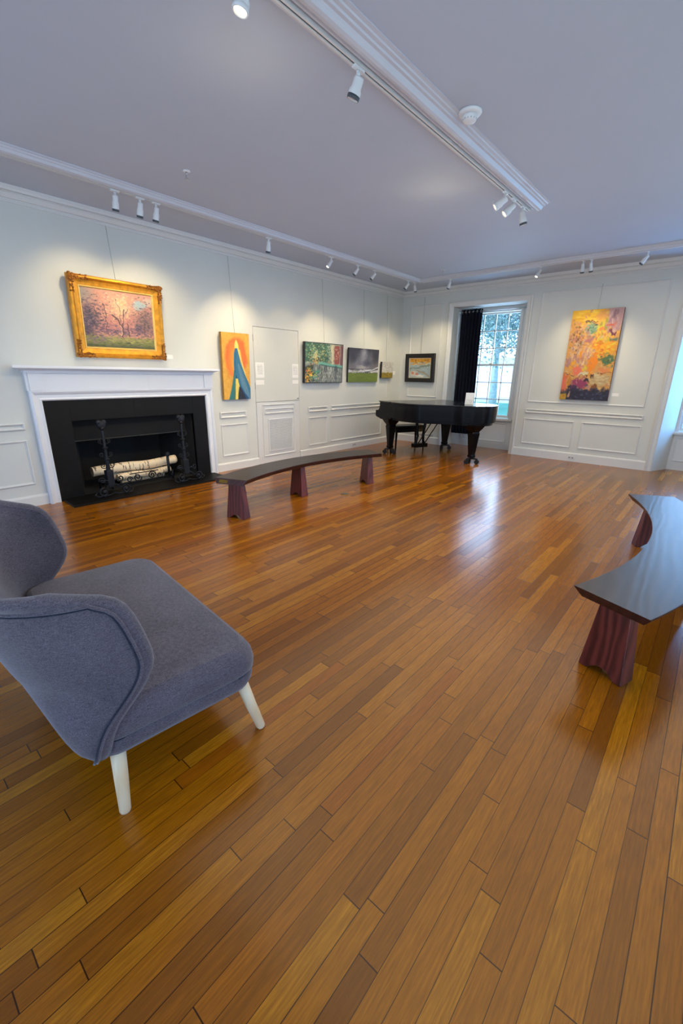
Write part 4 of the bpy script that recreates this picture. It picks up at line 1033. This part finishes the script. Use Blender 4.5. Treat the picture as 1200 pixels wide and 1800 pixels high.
# ------------------------------------------------------------------ piano
def catmull(pts, closed=True, n=8):
    out = []; N = len(pts)
    for i in range(N if closed else N-1):
        p0, p1, p2, p3 = [Vector(pts[(i+k-1) % N]) if closed else Vector(pts[max(0, min(N-1, i+k-1))]) for k in range(4)]
        for j in range(n):
            t = j/n; out.append(.5*((2*p1)+(-p0+p2)*t+(2*p0-5*p1+4*p2-p3)*t*t+(-p0+3*p1-3*p2+p3)*t**3))
    if not closed: out.append(Vector(pts[-1]))
    return out
PANG = math.radians(-24.3)
PX0, PY0 = -4.81, 7.09
def piano():
    # local x = towards the tail, local y = towards the bass side
    r = empty('grand_piano', (PX0, PY0, 0), (0, 0, PANG), 'black grand piano with closed lid in front of the curtained window', 'piano')
    yt, yb = -.10, 1.44
    curve = catmull([(.25, yt, 0), (.55, yt+.03, 0), (.82, yt+.16, 0), (1.02, yt+.38, 0), (1.20, yt+.58, 0), (1.40, yt+.70, 0), (1.56, yt+.86, 0), (1.615, yt+1.04, 0), (1.56, yt+1.24, 0), (1.40, yt+1.42, 0), (1.2, yb-.02, 0), (1.0, yb, 0)], False, 8)
    outl = [(.14, yt)]+[(p.x, p.y) for p in curve]+[(.14, yb)]
    def off(o, d):
        res = []; n = len(o)
        for i in range(n):
            a = Vector(o[i-1]); b = Vector(o[(i+1) % n]); t = (b-a).normalized(); nn = Vector((t.y, -t.x)); res.append((o[i][0]+nn.x*d, o[i][1]+nn.y*d))
        return res
    RB, RT = .70, 1.0
    # rim as one continuous wall: outer, inner
    body = MB()
    body.prism(outl, RB+.02, RT-.012)
    # lower bull: rim
    body.prism(off(outl, -.05), RB-.03, RB+.03)
    # arms at the keyboard end (cheeks) with stepped profile, as side silhouettes
    for y0, y1 in ((yt, yt+.045), (yb-.045, yb)):
        sil = [(.16, RB+.02), (.16, RT-.012), (-.29, RT-.012), (-.29, .93), (-.30, .88), (-.33, .84), (-.37, .825), (-.445, .82), (-.45, .73), (-.44, .705), (-.40, .69), (-.3, .675), (-.24, .66), (-.1, .66), (0.12, .67)]
        M = Matrix(((1, 0, 0, 0), (0, 0, 1, 0), (0, 1, 0, 0), (0, 0, 0, 1)))
        body.prism(sil, y0, y1, M)
    body.box(-.42, .16, yt+.045, yb-.045, .675, .735)      # key bed
    body.box(-.42, -.405, yt+.045, yb-.045, .735, .775)    # key slip
    body.build('case', EBON, r, bevel=.004)
    MB().box(-.29, -.27, yt+.047, yb-.047, .79, .985).build('fallboard', EBON, r)
    mb = MB(); nk = 52; w = (yb-yt-.2)/nk
    for i in range(nk): mb.box(-.40, -.272, yt+.1+i*w+.0008, yt+.1+(i+1)*w-.0008, .736, .775)
    mb.build('white_keys', IVORY, r)
    mb = MB()
    for i in range(nk-1):
        if i % 7 in (0, 1, 3, 4, 5): mb.box(-.352, -.272, yt+.1+(i+1)*w-.006, yt+.1+(i+1)*w+.006, .775, .787)
    mb.build('black_keys', BLACK, r)
    # lid: front flap and main lid
    lid = off(outl, .016)
    main = [p for p in lid if p[0] > .15]; main = [(.10, lid[0][1])]+main+[(.10, lid[-1][1])]
    MB().prism(main, RT-.010, RT+.008).build('lid', EBLID, r, bevel=.004)
    MB().prism([(-.31, yt-.016), (.098, yt-.016), (.098, yb+.016), (-.31, yb+.016)], RT-.010, RT+.008).build('lid_flap', EBLID, r, bevel=.004)
    def leg(x, y, ang=0):
        o = empty('x', (0, 0, 0)); COL.objects.unlink(o); bpy.data.objects.remove(o)
        mb = MB()
        prof = [(.14, .075), (.2, .07), (.50, .052), (.56, .05), (.6, .066), (.655, .085), (.69, .09)]
        # square tapering section, wide shoulder at top
        secs = [(.105, .034), (.12, .052), (.15, .055), (.165, .046), (.30, .058), (.46, .072), (.54, .080), (.565, .070), (.585, .082), (.62, .108), (.655, .128), (.69, .14)]
        rows = []
        for z, h in secs:
            c = .18*h
            rows.append([(x+sx, y+sy, z) for sx, sy in ((-h+c, -h), (h-c, -h), (h, -h+c), (h, h-c), (h-c, h), (-h+c, h), (-h, h-c), (-h, -h+c))])
        mb.grid(rows, False, True); k = 8
        mb.add(rows[0], [tuple(range(8))]); mb.add(rows[-1], [tuple(range(8))])
        lg = mb.build('leg', EBON, r)
        cm = MB(); cm.cyl((x, y, .085), (x, y, .125), .03, n=16)
        wm = MB()
        for i in range(3):
            a = ang+2*PI*i/3; cx, cy = x+.105*math.cos(a), y+.105*math.sin(a)
            cm.tube([(x, y, .10), (x+.05*math.cos(a), y+.05*math.sin(a), .098), (cx, cy, .088), (cx, cy, .05)], [.022, .019, .017, .012], 8)
            ta = Vector((-math.sin(a), math.cos(a), 0))
            wm.cyl(Vector((cx, cy, .041))-ta*.017, Vector((cx, cy, .041))+ta*.017, .041, n=18)
        cs = cm.build('caster_spider', IRON, lg); wm.build('caster_wheels', BLACK, lg)
    leg(0, .0, .3); leg(0, 1.34, .9); leg(1.43, .82, .55)
    # pedal lyre
    cy_ = .67
    mb = MB()
    for s in (-1, 1):
        mb.tube([(.06, cy_+s*.11, .68), (.06, cy_+s*.09, .5), (.055, cy_+s*.06, .32), (.05, cy_+s*.09, .2), (.05, cy_+s*.10, .17)], [.034, .028, .022, .028, .032], 8)
    mb.box(.0, .12, cy_-.17, cy_+.17, .64, .68); mb.box(-.01, .11, cy_-.16, cy_+.16, .10, .175)
    ly = mb.build('lyre', EBON, r, bevel=.004)
    mb = MB()
    for s in (-1, 1): mb.tube([(.09, cy_+s*.08, .16), (.55, cy_+s*.08, .69)], .01, 8)
    mb.build('brace', EBON, ly)
    for k in (-1, 0, 1):
        mb = MB(); mb.tube([(0, cy_+k*.07, .115), (-.06, cy_+k*.07, .10), (-.11, cy_+k*.07, .06), (-.13, cy_+k*.07, .05)], .011, 8); mb.build('pedal', BRASS, ly)
    mb = MB()
    for k in (-1, 0, 1): mb.tube([(.05, cy_+k*.03, .17), (.06, cy_+k*.03, .66)], .003, 6)
    mb.build('pedal_rods', BRASS, ly)
piano()
def pl(x, y, z=0):
    c, s = math.cos(PANG), math.sin(PANG); return (PX0+c*x-s*y, PY0+s*x+c*y, z)
# piano bench
r = empty('piano_bench', pl(-.38, .62), (0, 0, PANG), 'black rectangular piano bench tucked under the keyboard', 'bench')
MB().sbox((0, 0, .475), (.18, .38, .03), .3).build('seat', EBON, r)
MB().box(-.165, .165, -.36, .36, .37, .45).build('apron', EBON, r, bevel=.004)
for sx in (-1, 1):
    for sy in (-1, 1): MB().cyl((sx*.145, sy*.335, .38), (sx*.15, sy*.345, 0), .026, .015, 10).build('leg', EBON, r)
# card on the piano
r = empty('tent_card', pl(1.06, .98, 1.008), (0, 0, math.radians(12)), 'white printed card standing on the piano lid', 'card')
o = MB().add([(-.075, -.03, 0), (.075, -.03, 0), (.075, 0, .2), (-.075, 0, .2), (-.075, -.028, 0), (.075, -.028, 0), (.075, .002, .2), (-.075, .002, .2)], [(0, 1, 2, 3), (7, 6, 5, 4), (0, 4, 5, 1), (1, 5, 6, 2), (2, 6, 7, 3), (3, 7, 4, 0)]).build('front_sheet', PAPER, r)
MB().box(-.075, .075, -.03, .04, 0, .002).build('foot', PAPB, r)

# ------------------------------------------------------------------ curved benches
def cbench(cx, cy, a0, a1, legs, label, zt=.45, plaque=None, R0=2.92, R1_=3.30, glabel=None):
    am = (a0+a1)/2
    root = empty('curved_bench', (cx+3.11*math.cos(am), cy+3.11*math.sin(am), 0), (0, 0, am), label, 'bench')
    # local: x radial outwards, y tangential
    def L(rr, a, z): return (rr*math.cos(a-am)-3.11, rr*math.sin(a-am), z)
    n = 48; t = .055
    # edges are under-cut: bottom narrower than top
    sec = [(R0, zt), (R1_, zt), (R1_, zt-.008), (R1_-.035, zt-t), (R0+.035, zt-t), (R0, zt-.008)]
    rows = []
    for i in range(n+1):
        a = a0+(a1-a0)*i/n; row = []
        for rr, z in sec:
            aa = a
            dz = (zt-z)/t*.03/3.1
            if i == 0: aa = a+dz
            if i == n: aa = a-dz
            wob = .004*math.sin(i*.7)+.003*math.sin(i*1.9+rr)
            row.append(L(rr, aa, z))
        rows.append(row)
    mb = MB().grid(rows, False, True); mb.add(rows[0], [tuple(range(6))]); mb.add(rows[-1], [tuple(range(6))])
    seat = mb.build('seat', [BTOP, BTOP2], root, bevel=.002)
    for p in seat.data.polygons:
        if p.normal.z < .7: p.material_index = 1
    for a in legs:
        c = (R0+R1_)/2
        bw, tw, th = .115, .078, .045; zz = zt-t
        # front silhouette with notch at the bottom
        sil = [(-bw, 0), (-bw*.62, 0), (-.03, .035), (0, .042), (.03, .035), (bw*.62, 0), (bw, 0), (tw, zz), (-tw, zz)]
        mb = MB(); vs = []
        for s, k in ((-1, 1), (1, 1)):
            for x, z in sil:
                tt = th*(1.25-.45*z/zz); d = s*tt
                px = c+x; ang = a
                P0 = Vector((px*math.cos(ang-am)-3.11, px*math.sin(ang-am), z)); T = Vector((-math.sin(ang-am), math.cos(ang-am), 0))
                vs.append(P0+T*d)
        m = len(sil)
        mb.add(vs, [tuple(range(m)), tuple(range(m, 2*m))]+[(i, (i+1) % m, m+(i+1) % m, m+i) for i in range(m)])
        mb.build('leg', BLEG, root, bevel=.006)
    if plaque:
        rr, aa = plaque; e = Vector(L(R0+rr, a0, zt-.014)); 
        # small brass plate on the end grain
        p0 = Vector(L(R0+rr-.05, aa, zt-.014)); p1 = Vector(L(R0+rr+.05, aa, zt-.014)); T = (p1-p0).normalized(); N = Vector((T.y, -T.x, 0))
        s = 1 if aa == a0 else -1
        N = Vector(L(R0+rr, aa-s*.01, 0))-Vector(L(R0+rr, aa, 0)); N.z = 0; N.normalize()
        pts = []
        for q in (p0, p1):
            for dz in (0, -.03):
                sl = -dz/t*.03*1.0+.0135/t*.03*0+(.014/t*.03)
                pts.append(q+Vector((0, 0, dz))-N*(sl-.0015)); pts.append(q+Vector((0, 0, dz))-N*(sl+.002))
        mb = MB().add(pts, [(0, 2, 6, 4), (1, 5, 7, 3), (0, 4, 5, 1), (2, 3, 7, 6), (0, 1, 3, 2), (4, 6, 7, 5)])
        mb.build('plaque', BRASS, root, label='brass plaque on the near end')
    return root
RD = math.radians
cbench(-3.094, 3.451, RD(-22.0), RD(26.6), [RD(-20.0), RD(2.2), RD(23.5)], 'curved dark wooden bench on the right side of the room')
cbench(-.79, 3.667, RD(201.3), RD(155.5), [RD(199.4), RD(179.2), RD(157.7)], 'curved dark wooden bench in front of the white door', plaque=(.27, RD(201.3)))

# ------------------------------------------------------------------ settee
def settee():
    r = empty('settee', (-1.92, .613, 0), (0, 0, RD(-6.4)), 'grey blue upholstered settee with curved wing back and pale wooden legs', 'settee')
    HW = .635
    # seat base and cushion
    rows = []
    def rr_outline(hx, y0, y1, rad, n=7):
        out = []
        for cx, cy, a0 in ((hx-rad, y1-rad, 0), (-hx+rad, y1-rad, PI/2), (-hx+rad, y0+rad, PI), (hx-rad, y0+rad, 1.5*PI)):
            for i in range(n): a = a0+PI/2*i/(n-1); out.append((cx+rad*math.cos(a), cy+rad*math.sin(a)))
        return out
    def loft(secs, name, mat, parent, crown=0, sub=0):
        mb = MB(); rs = []
        for hx, y0, y1, rad, z in secs: rs.append([(x, y, z) for x, y in rr_outline(hx, y0, y1, rad)])
        mb.grid(rs, True, True); m = len(rs[0])
        mb.add(rs[0], [tuple(range(m))], True)
        if crown:
            hx, y0, y1, rad, z = secs[-1]; prev = None; grid_ = []
            o0 = rr_outline(hx, y0, y1, rad); cy = (y0+y1)/2
            for k in range(0, 9):
                s = 1-k/8.0; grid_.append([(x*s, cy+(y-cy)*s, z+crown*(1-s**2.2)) for x, y in o0])
            mb.grid(grid_, True, True)
        else: mb.add(rs[-1], [tuple(range(m))], True)
        return mb.build(name, mat, parent)
    F = .405; B = -.24
    loft([(HW-.03, B, F-.035, .09, .232), (HW-.012, B, F-.014, .1, .24), (HW-.004, B, F-.004, .1, .262), (HW-.002, B, F-.002, .1, .29), (HW-.008, B, F-.008, .1, .302)], 'seat_base', FAB, r)
    loft([(HW-.008, B, F-.008, .1, .303), (HW+.004, B, F+.002, .1, .318), (HW+.006, B, F+.004, .1, .35), (HW+.0, B, F-.002, .1, .385), (HW-.014, B, F-.016, .1, .41), (HW-.036, B+.02, F-.038, .1, .428)], 'seat_cushion', FAB, r, crown=.022)
    o0 = rr_outline(HW-.006, B, F-.006, .1)
    MB().tube([(x, y, .3025) for x, y in o0 if y > -.2], .0022, 6).build('seat_seam', PIPE, r)
    # shell: profile parameters by height
    def lerp(z, tab):
        zz = [q[0] for q in tab]; vv = [q[1] for q in tab]
        return sum(float(np.interp(z+d, zz, vv)) for d in (-.02, -.01, 0, .01, .02))/5
    front = [(.235, -.205), (.315, -.193), (.383, -.166), (.43, -.125), (.468, -.088), (.526, -.044), (.577, -.030), (.65, -.044), (.726, -.064), (.78, -.082), (.81, -.105), (.835, -.145), (.85, -.20), (.86, -.30)]
    backt = [(.235, -.235), (.26, -.262), (.30, -.288), (.40, -.325), (.55, -.385), (.78, -.46), (.87, -.485)]
    halfw = [(.235, HW-.035), (.27, HW-.002), (.34, HW+.012), (.5, HW+.022), (.7, HW+.028), (.87, HW+.022)]
    def path(z, inset=0, n_side=14, n_c=10, n_b=14):
        f = lerp(z, front)-inset*0; b = lerp(z, backt)+inset; w = lerp(z, halfw)-inset
        rad = min(.30, (f-b)*.95); rad = max(rad, .02)
        pts = []
        for i in range(n_side): t = i/n_side; pts.append((w, f+(b+rad-f)*t))
        for i in range(n_c): a = -PI/2*i/n_c; pts.append((w-rad+rad*math.cos(a), b+rad+rad*math.sin(a)))
        for i in range(n_b+1): t = i/n_b; pts.append((w-rad-(2*(w-rad))*t, b))
        full = pts+[(-x, y) for x, y in reversed(pts[:n_side+n_c])]
        return full
    zs = [.235, .245, .26, .28, .30, .33, .36, .39, .42, .45, .48, .51, .54, .57, .60, .64, .68, .72, .755, .785, .81, .828, .842, .855, .865]
    def P3(i, k, z, pts):
        x, y = pts[k]
        # top line rises a little toward the back
        rise = .028*max(0, (z-.55)/.315)*max(0, min(1, (-.12-y)/.28))
        return (x, y, z+rise)
    outer = []
    for i, z in enumerate(zs):
        pts = path(z); outer.append([P3(i, k, z, pts) for k in range(len(pts))])
    TH_ = .055
    inner = []
    for i, z in enumerate(zs):
        pts = path(z, TH_); inner.append([P3(i, k, z, pts) for k in range(len(pts))])
    # roll the rim: build closed shell outer + rim + inner, rim rounded by an extra mid row
    mb = MB()
    R = len(zs); Cn = len(outer[0])
    def mid(a, b, push):
        a = Vector(a); b = Vector(b); return tuple((a+b)/2+Vector(push))
    mb.grid(outer, True)
    mb.grid([list(row) for row in inner], True)
    top_o, top_i = outer[-1], inner[-1]
    def arc(a, b, up, k=5):
        a = Vector(a); b = Vector(b); c = (a+b)/2; h = (a-b).length/2; u = Vector(up).normalized(); s = (a-b).normalized()
        return [tuple(c+s*h*math.cos(t)+u*h*.75*math.sin(t)) for t in [PI*i/k for i in range(k+1)]]
    rim = [arc(a, b, (0, 0, 1)) for a, b in zip(top_o, top_i)]
    mb.grid(rim, True)
    for side in (0, Cn-1):
        col = []
        for j in range(R):
            a, b = outer[j][side], inner[j][side]
            # outward direction in the plane of the wing: perpendicular to edge contour
            if j == 0: tg = Vector(outer[1][side])-Vector(outer[0][side])
            elif j == R-1: tg = Vector(outer[-1][side])-Vector(outer[-2][side])
            else: tg = Vector(outer[j+1][side])-Vector(outer[j-1][side])
            tg.x = 0; up = Vector((0, tg.z, -tg.y)); 
            if up.y < 0 and up.z <= 0: up = -up
            col.append(arc(a, b, up))
        mb.grid(col, True)
        mb.add([rim[0][k] if side == 0 else rim[-1][k] for k in range(6)]+[col[-1][k] for k in range(6)], [(k, k+1, 7+k, 6+k) for k in range(5)], True)
    mb.add([outer[0][k] for k in range(Cn)]+[inner[0][k] for k in range(Cn)], [(k, k+1, Cn+k+1, Cn+k) for k in range(Cn-1)], True)
    sh = mb.build('wing_back', FAB, r, sub=0)
    # welt seam on the outer face just inside the edge
    ins = .028; line = []
    for i, z in enumerate(zs):
        zz = min(z, .865-ins); pts = path(zz); x, y = pts[0]; yy = y-ins
        rise = .028*max(0, (zz-.55)/.315)*max(0, min(1, (-.12-yy)/.28))
        if .245 <= z <= .865-ins: line.append((x+.002, yy, zz+rise))
    pts = path(.865-ins)
    top = []
    for x, y in pts:
        if y < line[-1][1]-.01:
            rise = .028*max(0, (.865-ins-.55)/.315)*max(0, min(1, (-.12-y)/.28)); top.append((x+(.002 if x > 0 else -.002), y-.002, .865-ins+rise))
    nrm = []
    for q in top:
        v = Vector((q[0], q[1]+.1, 0)); nrm.append(q)
    right = line+top[:len(top)]
    left = [(-x, y, z) for x, y, z in reversed(line)]
    full = right+left
    MB().tube(full, .0060, 8).build('welt_piping', FAB, r)
    MB().tube([(x*1.0, y-.0085 if z < .8 else y, z if z < .8 else z-.0085) for x, y, z in full], .0045, 8).build('welt_seam', PIPE, r)
    # legs
    for sx in (-1, 1):
        for (tx, ty, bx, by) in ((.575, .335, .628, .39), (.585, -.16, .632, -.18)):
            mb = MB(); mb.tube([(sx*tx, ty, .25), (sx*(tx+(bx-tx)*.5), ty+(by-ty)*.5, .12), (sx*bx, by, .006), (sx*bx, by, .0)], [.0265, .0235, .0195, .017], 20)
            mb.build('leg', BEECH, r, label='pale tapered wooden leg')
settee()

# ------------------------------------------------------------------ outside
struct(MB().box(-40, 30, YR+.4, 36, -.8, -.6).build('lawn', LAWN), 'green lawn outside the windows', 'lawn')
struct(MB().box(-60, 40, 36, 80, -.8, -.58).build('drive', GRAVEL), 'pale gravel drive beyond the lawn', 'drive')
r = empty('white_house', (-22, 46, -.58), (0, 0, 0), 'white clapboard house beyond the lawn, seen through the window', 'house')
MB().box(-9, 12, 0, 6, 0, 2.9).build('wall', HOUSEW, r)
MB().prism([(-9.5, 0), (12.5, 0), (10.5, 1.0), (-7.5, 1.0)], 0, 6, Matrix(((1, 0, 0, 0), (0, 0, 1, 0), (0, 1, 0, 2.9), (0, 0, 0, 1)))).build('roof', ROOFM, r)
def tree(x, y, h, label, seed):
    rr = random.Random(seed); r = empty('garden_tree', (x, y, -.6), (0, 0, rr.random()*6), label, 'tree')
    mb = MB(); mb.tube([(0, 0, 0), (.1, 0, h*.4), (0, .2, h*.85)], [.28, .2, .05], 8); tips = []
    for i in range(16):
        a = rr.uniform(0, 2*PI); z = h*rr.uniform(.25, .75); L = h*rr.uniform(.2, .36)
        e = (L*math.cos(a), L*math.sin(a), z+L*.7); mb.tube([(0, 0, z), (e[0]*.5, e[1]*.5, z+L*.25), e], [.09, .06, .02], 6); tips.append(e)
    mb.build('trunk', BARK, r)
    lf = MB()
    for i in range(9000):
        t = tips[rr.randrange(16)]; s = rr.uniform(.045, .11)
        c = Vector((t[0]*rr.uniform(.3, 1.1)+rr.gauss(0, .7), t[1]*rr.uniform(.3, 1.1)+rr.gauss(0, .7), t[2]+rr.gauss(0, .8)))
        u = Vector((rr.gauss(0, 1), rr.gauss(0, 1), rr.gauss(0, 1))).normalized()*s; v = u.orthogonal().normalized()*s*.6
        lf.add([c-u, c+v, c+u, c-v], [(0, 1, 2, 3)])
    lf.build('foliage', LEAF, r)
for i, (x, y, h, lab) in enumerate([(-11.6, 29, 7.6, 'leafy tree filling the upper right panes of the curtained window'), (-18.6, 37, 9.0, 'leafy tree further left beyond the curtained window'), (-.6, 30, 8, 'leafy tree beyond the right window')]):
    tree(x, y, h, lab, 50+i)

# ------------------------------------------------------------------ lights
def spot(loc, target, power, size=60, col=(1, .86, .66), blend=.9, rad=.04):
    l = bpy.data.lights.new('spot', 'SPOT'); l.energy = power; l.spot_size = RD(size); l.spot_blend = blend; l.color = col; l.shadow_soft_size = rad
    o = bpy.data.objects.new('spot', l); COL.objects.link(o); o.location = loc
    o.rotation_euler = (Vector(target)-Vector(loc)).to_track_quat('-Z', 'Y').to_euler(); return o
def area(loc, rot, sx, sy, power, col):
    l = bpy.data.lights.new('area', 'AREA'); l.shape = 'RECTANGLE'; l.size = sx; l.size_y = sy; l.energy = power; l.color = col
    o = bpy.data.objects.new('area', l); COL.objects.link(o); o.location = loc; o.rotation_euler = rot; return o
ZL = 3.04
WARM = (1, .80, .48); 
spot((-4.90, 2.20, 2.98), (XL, 2.15, 1.95), 39, 84, WARM)
spot((-4.90, 2.60, 2.98), (XL, 2.95, 1.95), 54, 82, WARM)
spot((-4.90, 4.19, 2.98), (XL, 4.22, 1.6), 89, 78, WARM)
spot((-4.90, 5.30, 2.98), (XL, 5.2, 1.5), 28, 74, WARM)
spot((-4.92, 6.0, 2.98), (XL, 6.0, 1.5), 65, 74, WARM)
spot((-4.92, 6.45, 2.98), (XL, 6.4, 1.6), 24, 64, WARM)
spot((-4.92, 7.5, 2.98), (XL, 7.4, 1.5), 65, 72, WARM)
spot((-4.93, 7.8, 2.98), (XL+.05, 8.4, 1.4), 54, 70, WARM)
spot((-4.35, 7.95, 2.98), (-5.2, YB, 1.5), 59, 70, WARM)
spot((-2.05, 7.95, 2.98), (-2.05, YB, 1.7), 49, 72, WARM)
spot((-1.86, 7.95, 2.98), (-1.6, YB, 1.5), 44, 68, WARM)
spot((-2.68, 7.85, 2.98), (-3.0, 6.6, 0), 37, 50, WARM)
# central track
spot((-2.06, 2.38, 3.0), (-4.6, 2.3, 0), 110, 80, WARM)
spot((-2.14, 4.60, 3.0), (-5.9, 2.7, .5), 120, 60, WARM)
spot((-2.12, 4.80, 3.0), (-4.2, 4.6, 0), 110, 70, WARM)
spot((-1.95, 5.2, 3.0), (-3.4, 7.0, .0), 110, 50, WARM)
# added point lights imitating the soft lamp glow on the ceiling
def point(loc, e, col, rad=.05):
    l = bpy.data.lights.new('added_spill', 'POINT'); l.energy = e; l.color = col; l.shadow_soft_size = rad
    o = bpy.data.objects.new('added_spill', l); COL.objects.link(o); o.location = loc
point((-2.5, 4.3, 2.86), 1.8, WARM, .15); point((-2.45, 2.0, 2.86), 1.2, WARM, .15)
DAY = (.62, .78, 1.0)  # area lamps added outside the windows stand in for daylight
for a, b in RW: area((XR+.5, (a+b)/2, 1.7), (0, PI/2, 0), 2.1, b-a, 60 if a < 0 else 20, (.4, .6, 1) if a < 0 else DAY)
for a, b in NW: area(((a+b)/2, YN-.5, 1.7), (PI/2, 0, 0), b-a, 2.1, 80, (.52, .68, 1))
area((-3.8, YR+.9, 1.8), (-PI/2, 0, 0), 1.3, 2.0, 60, DAY)
area((.07, YR+.9, 1.8), (-PI/2, 0, 0), 1.3, 2.0, 60, (.35, .6, 1))
def aim(loc, tgt, sx, sy, power, col):
    o = area(loc, (0, 0, 0), sx, sy, power, col); o.rotation_euler = (Vector(tgt)-Vector(loc)).to_track_quat('-Z', 'Y').to_euler()
aim((.62, 9.75, 1.6), (-.65, 8.95, 1.4), .5, 1.8, 150, (.15, .48, 1))  # unseen lamp added to turn the right recess reveal bright blue
aim((-3.75, 9.7, 1.5), (-3.75, 9.0, 2.83), 1.0, .6, 14, (.25, .55, 1))  # unseen lamp added to brighten the soffit above the curtained window
aim((-3.25, 9.75, 1.9), (-4.55, 8.95, 1.7), .4, 1.6, 14, (.5, .65, 1))  # unseen lamp added to brighten the left reveal beside the curtain
# added fill lamps imitating gentle overall bounce; the room has no such fixtures
area((-1.9, 4.6, 3.0), (0, 0, 0), 5.5, 6.5, 135, (1, .85, .58))
area((-1.9, 3.0, .9), (PI, 0, 0), 5.5, 9, 48, (.88, .88, 1))

w = bpy.data.worlds.new('World'); scn.world = w; w.use_nodes = True; nt = w.node_tree
sky = nt.nodes.new('ShaderNodeTexSky'); sky.sky_type = 'HOSEK_WILKIE'; sky.turbidity = 3; sky.sun_direction = (-.5, -.6, .6)
bgn = nt.nodes['Background']; nt.links.new(sky.outputs[0], bgn.inputs[0]); bgn.inputs[1].default_value = 26.0

# ------------------------------------------------------------------ camera
cam = bpy.data.cameras.new('Camera'); co = bpy.data.objects.new('Camera', cam); COL.objects.link(co); scn.camera = co
f, pi_, ro, ya = 751.54, .311967, -.0125852, .7070878
fwd = Vector((-math.sin(ya)*math.cos(pi_), math.cos(ya)*math.cos(pi_), -math.sin(pi_)))
right = Vector((math.cos(ya), math.sin(ya), 0)); down = fwd.cross(right)
c, s = math.cos(ro), math.sin(ro)
rr_ = c*right+s*down; dd = -s*right+c*down
co.matrix_world = Matrix(((rr_.x, -dd.x, -fwd.x, 0), (rr_.y, -dd.y, -fwd.y, 0), (rr_.z, -dd.z, -fwd.z, 1.5), (0, 0, 0, 1)))
cam.sensor_fit = 'HORIZONTAL'; cam.sensor_width = 36; cam.lens = f/1200*36; cam.clip_start = .02; cam.clip_end = 300
scn.view_settings.view_transform = 'Standard'; scn.view_settings.look = 'None'; scn.view_settings.exposure = -.1
scn.cycles.max_bounces = 8; scn.cycles.diffuse_bounces = 4; scn.cycles.sample_clamp_indirect = 6
scn.cycles.use_denoising = True
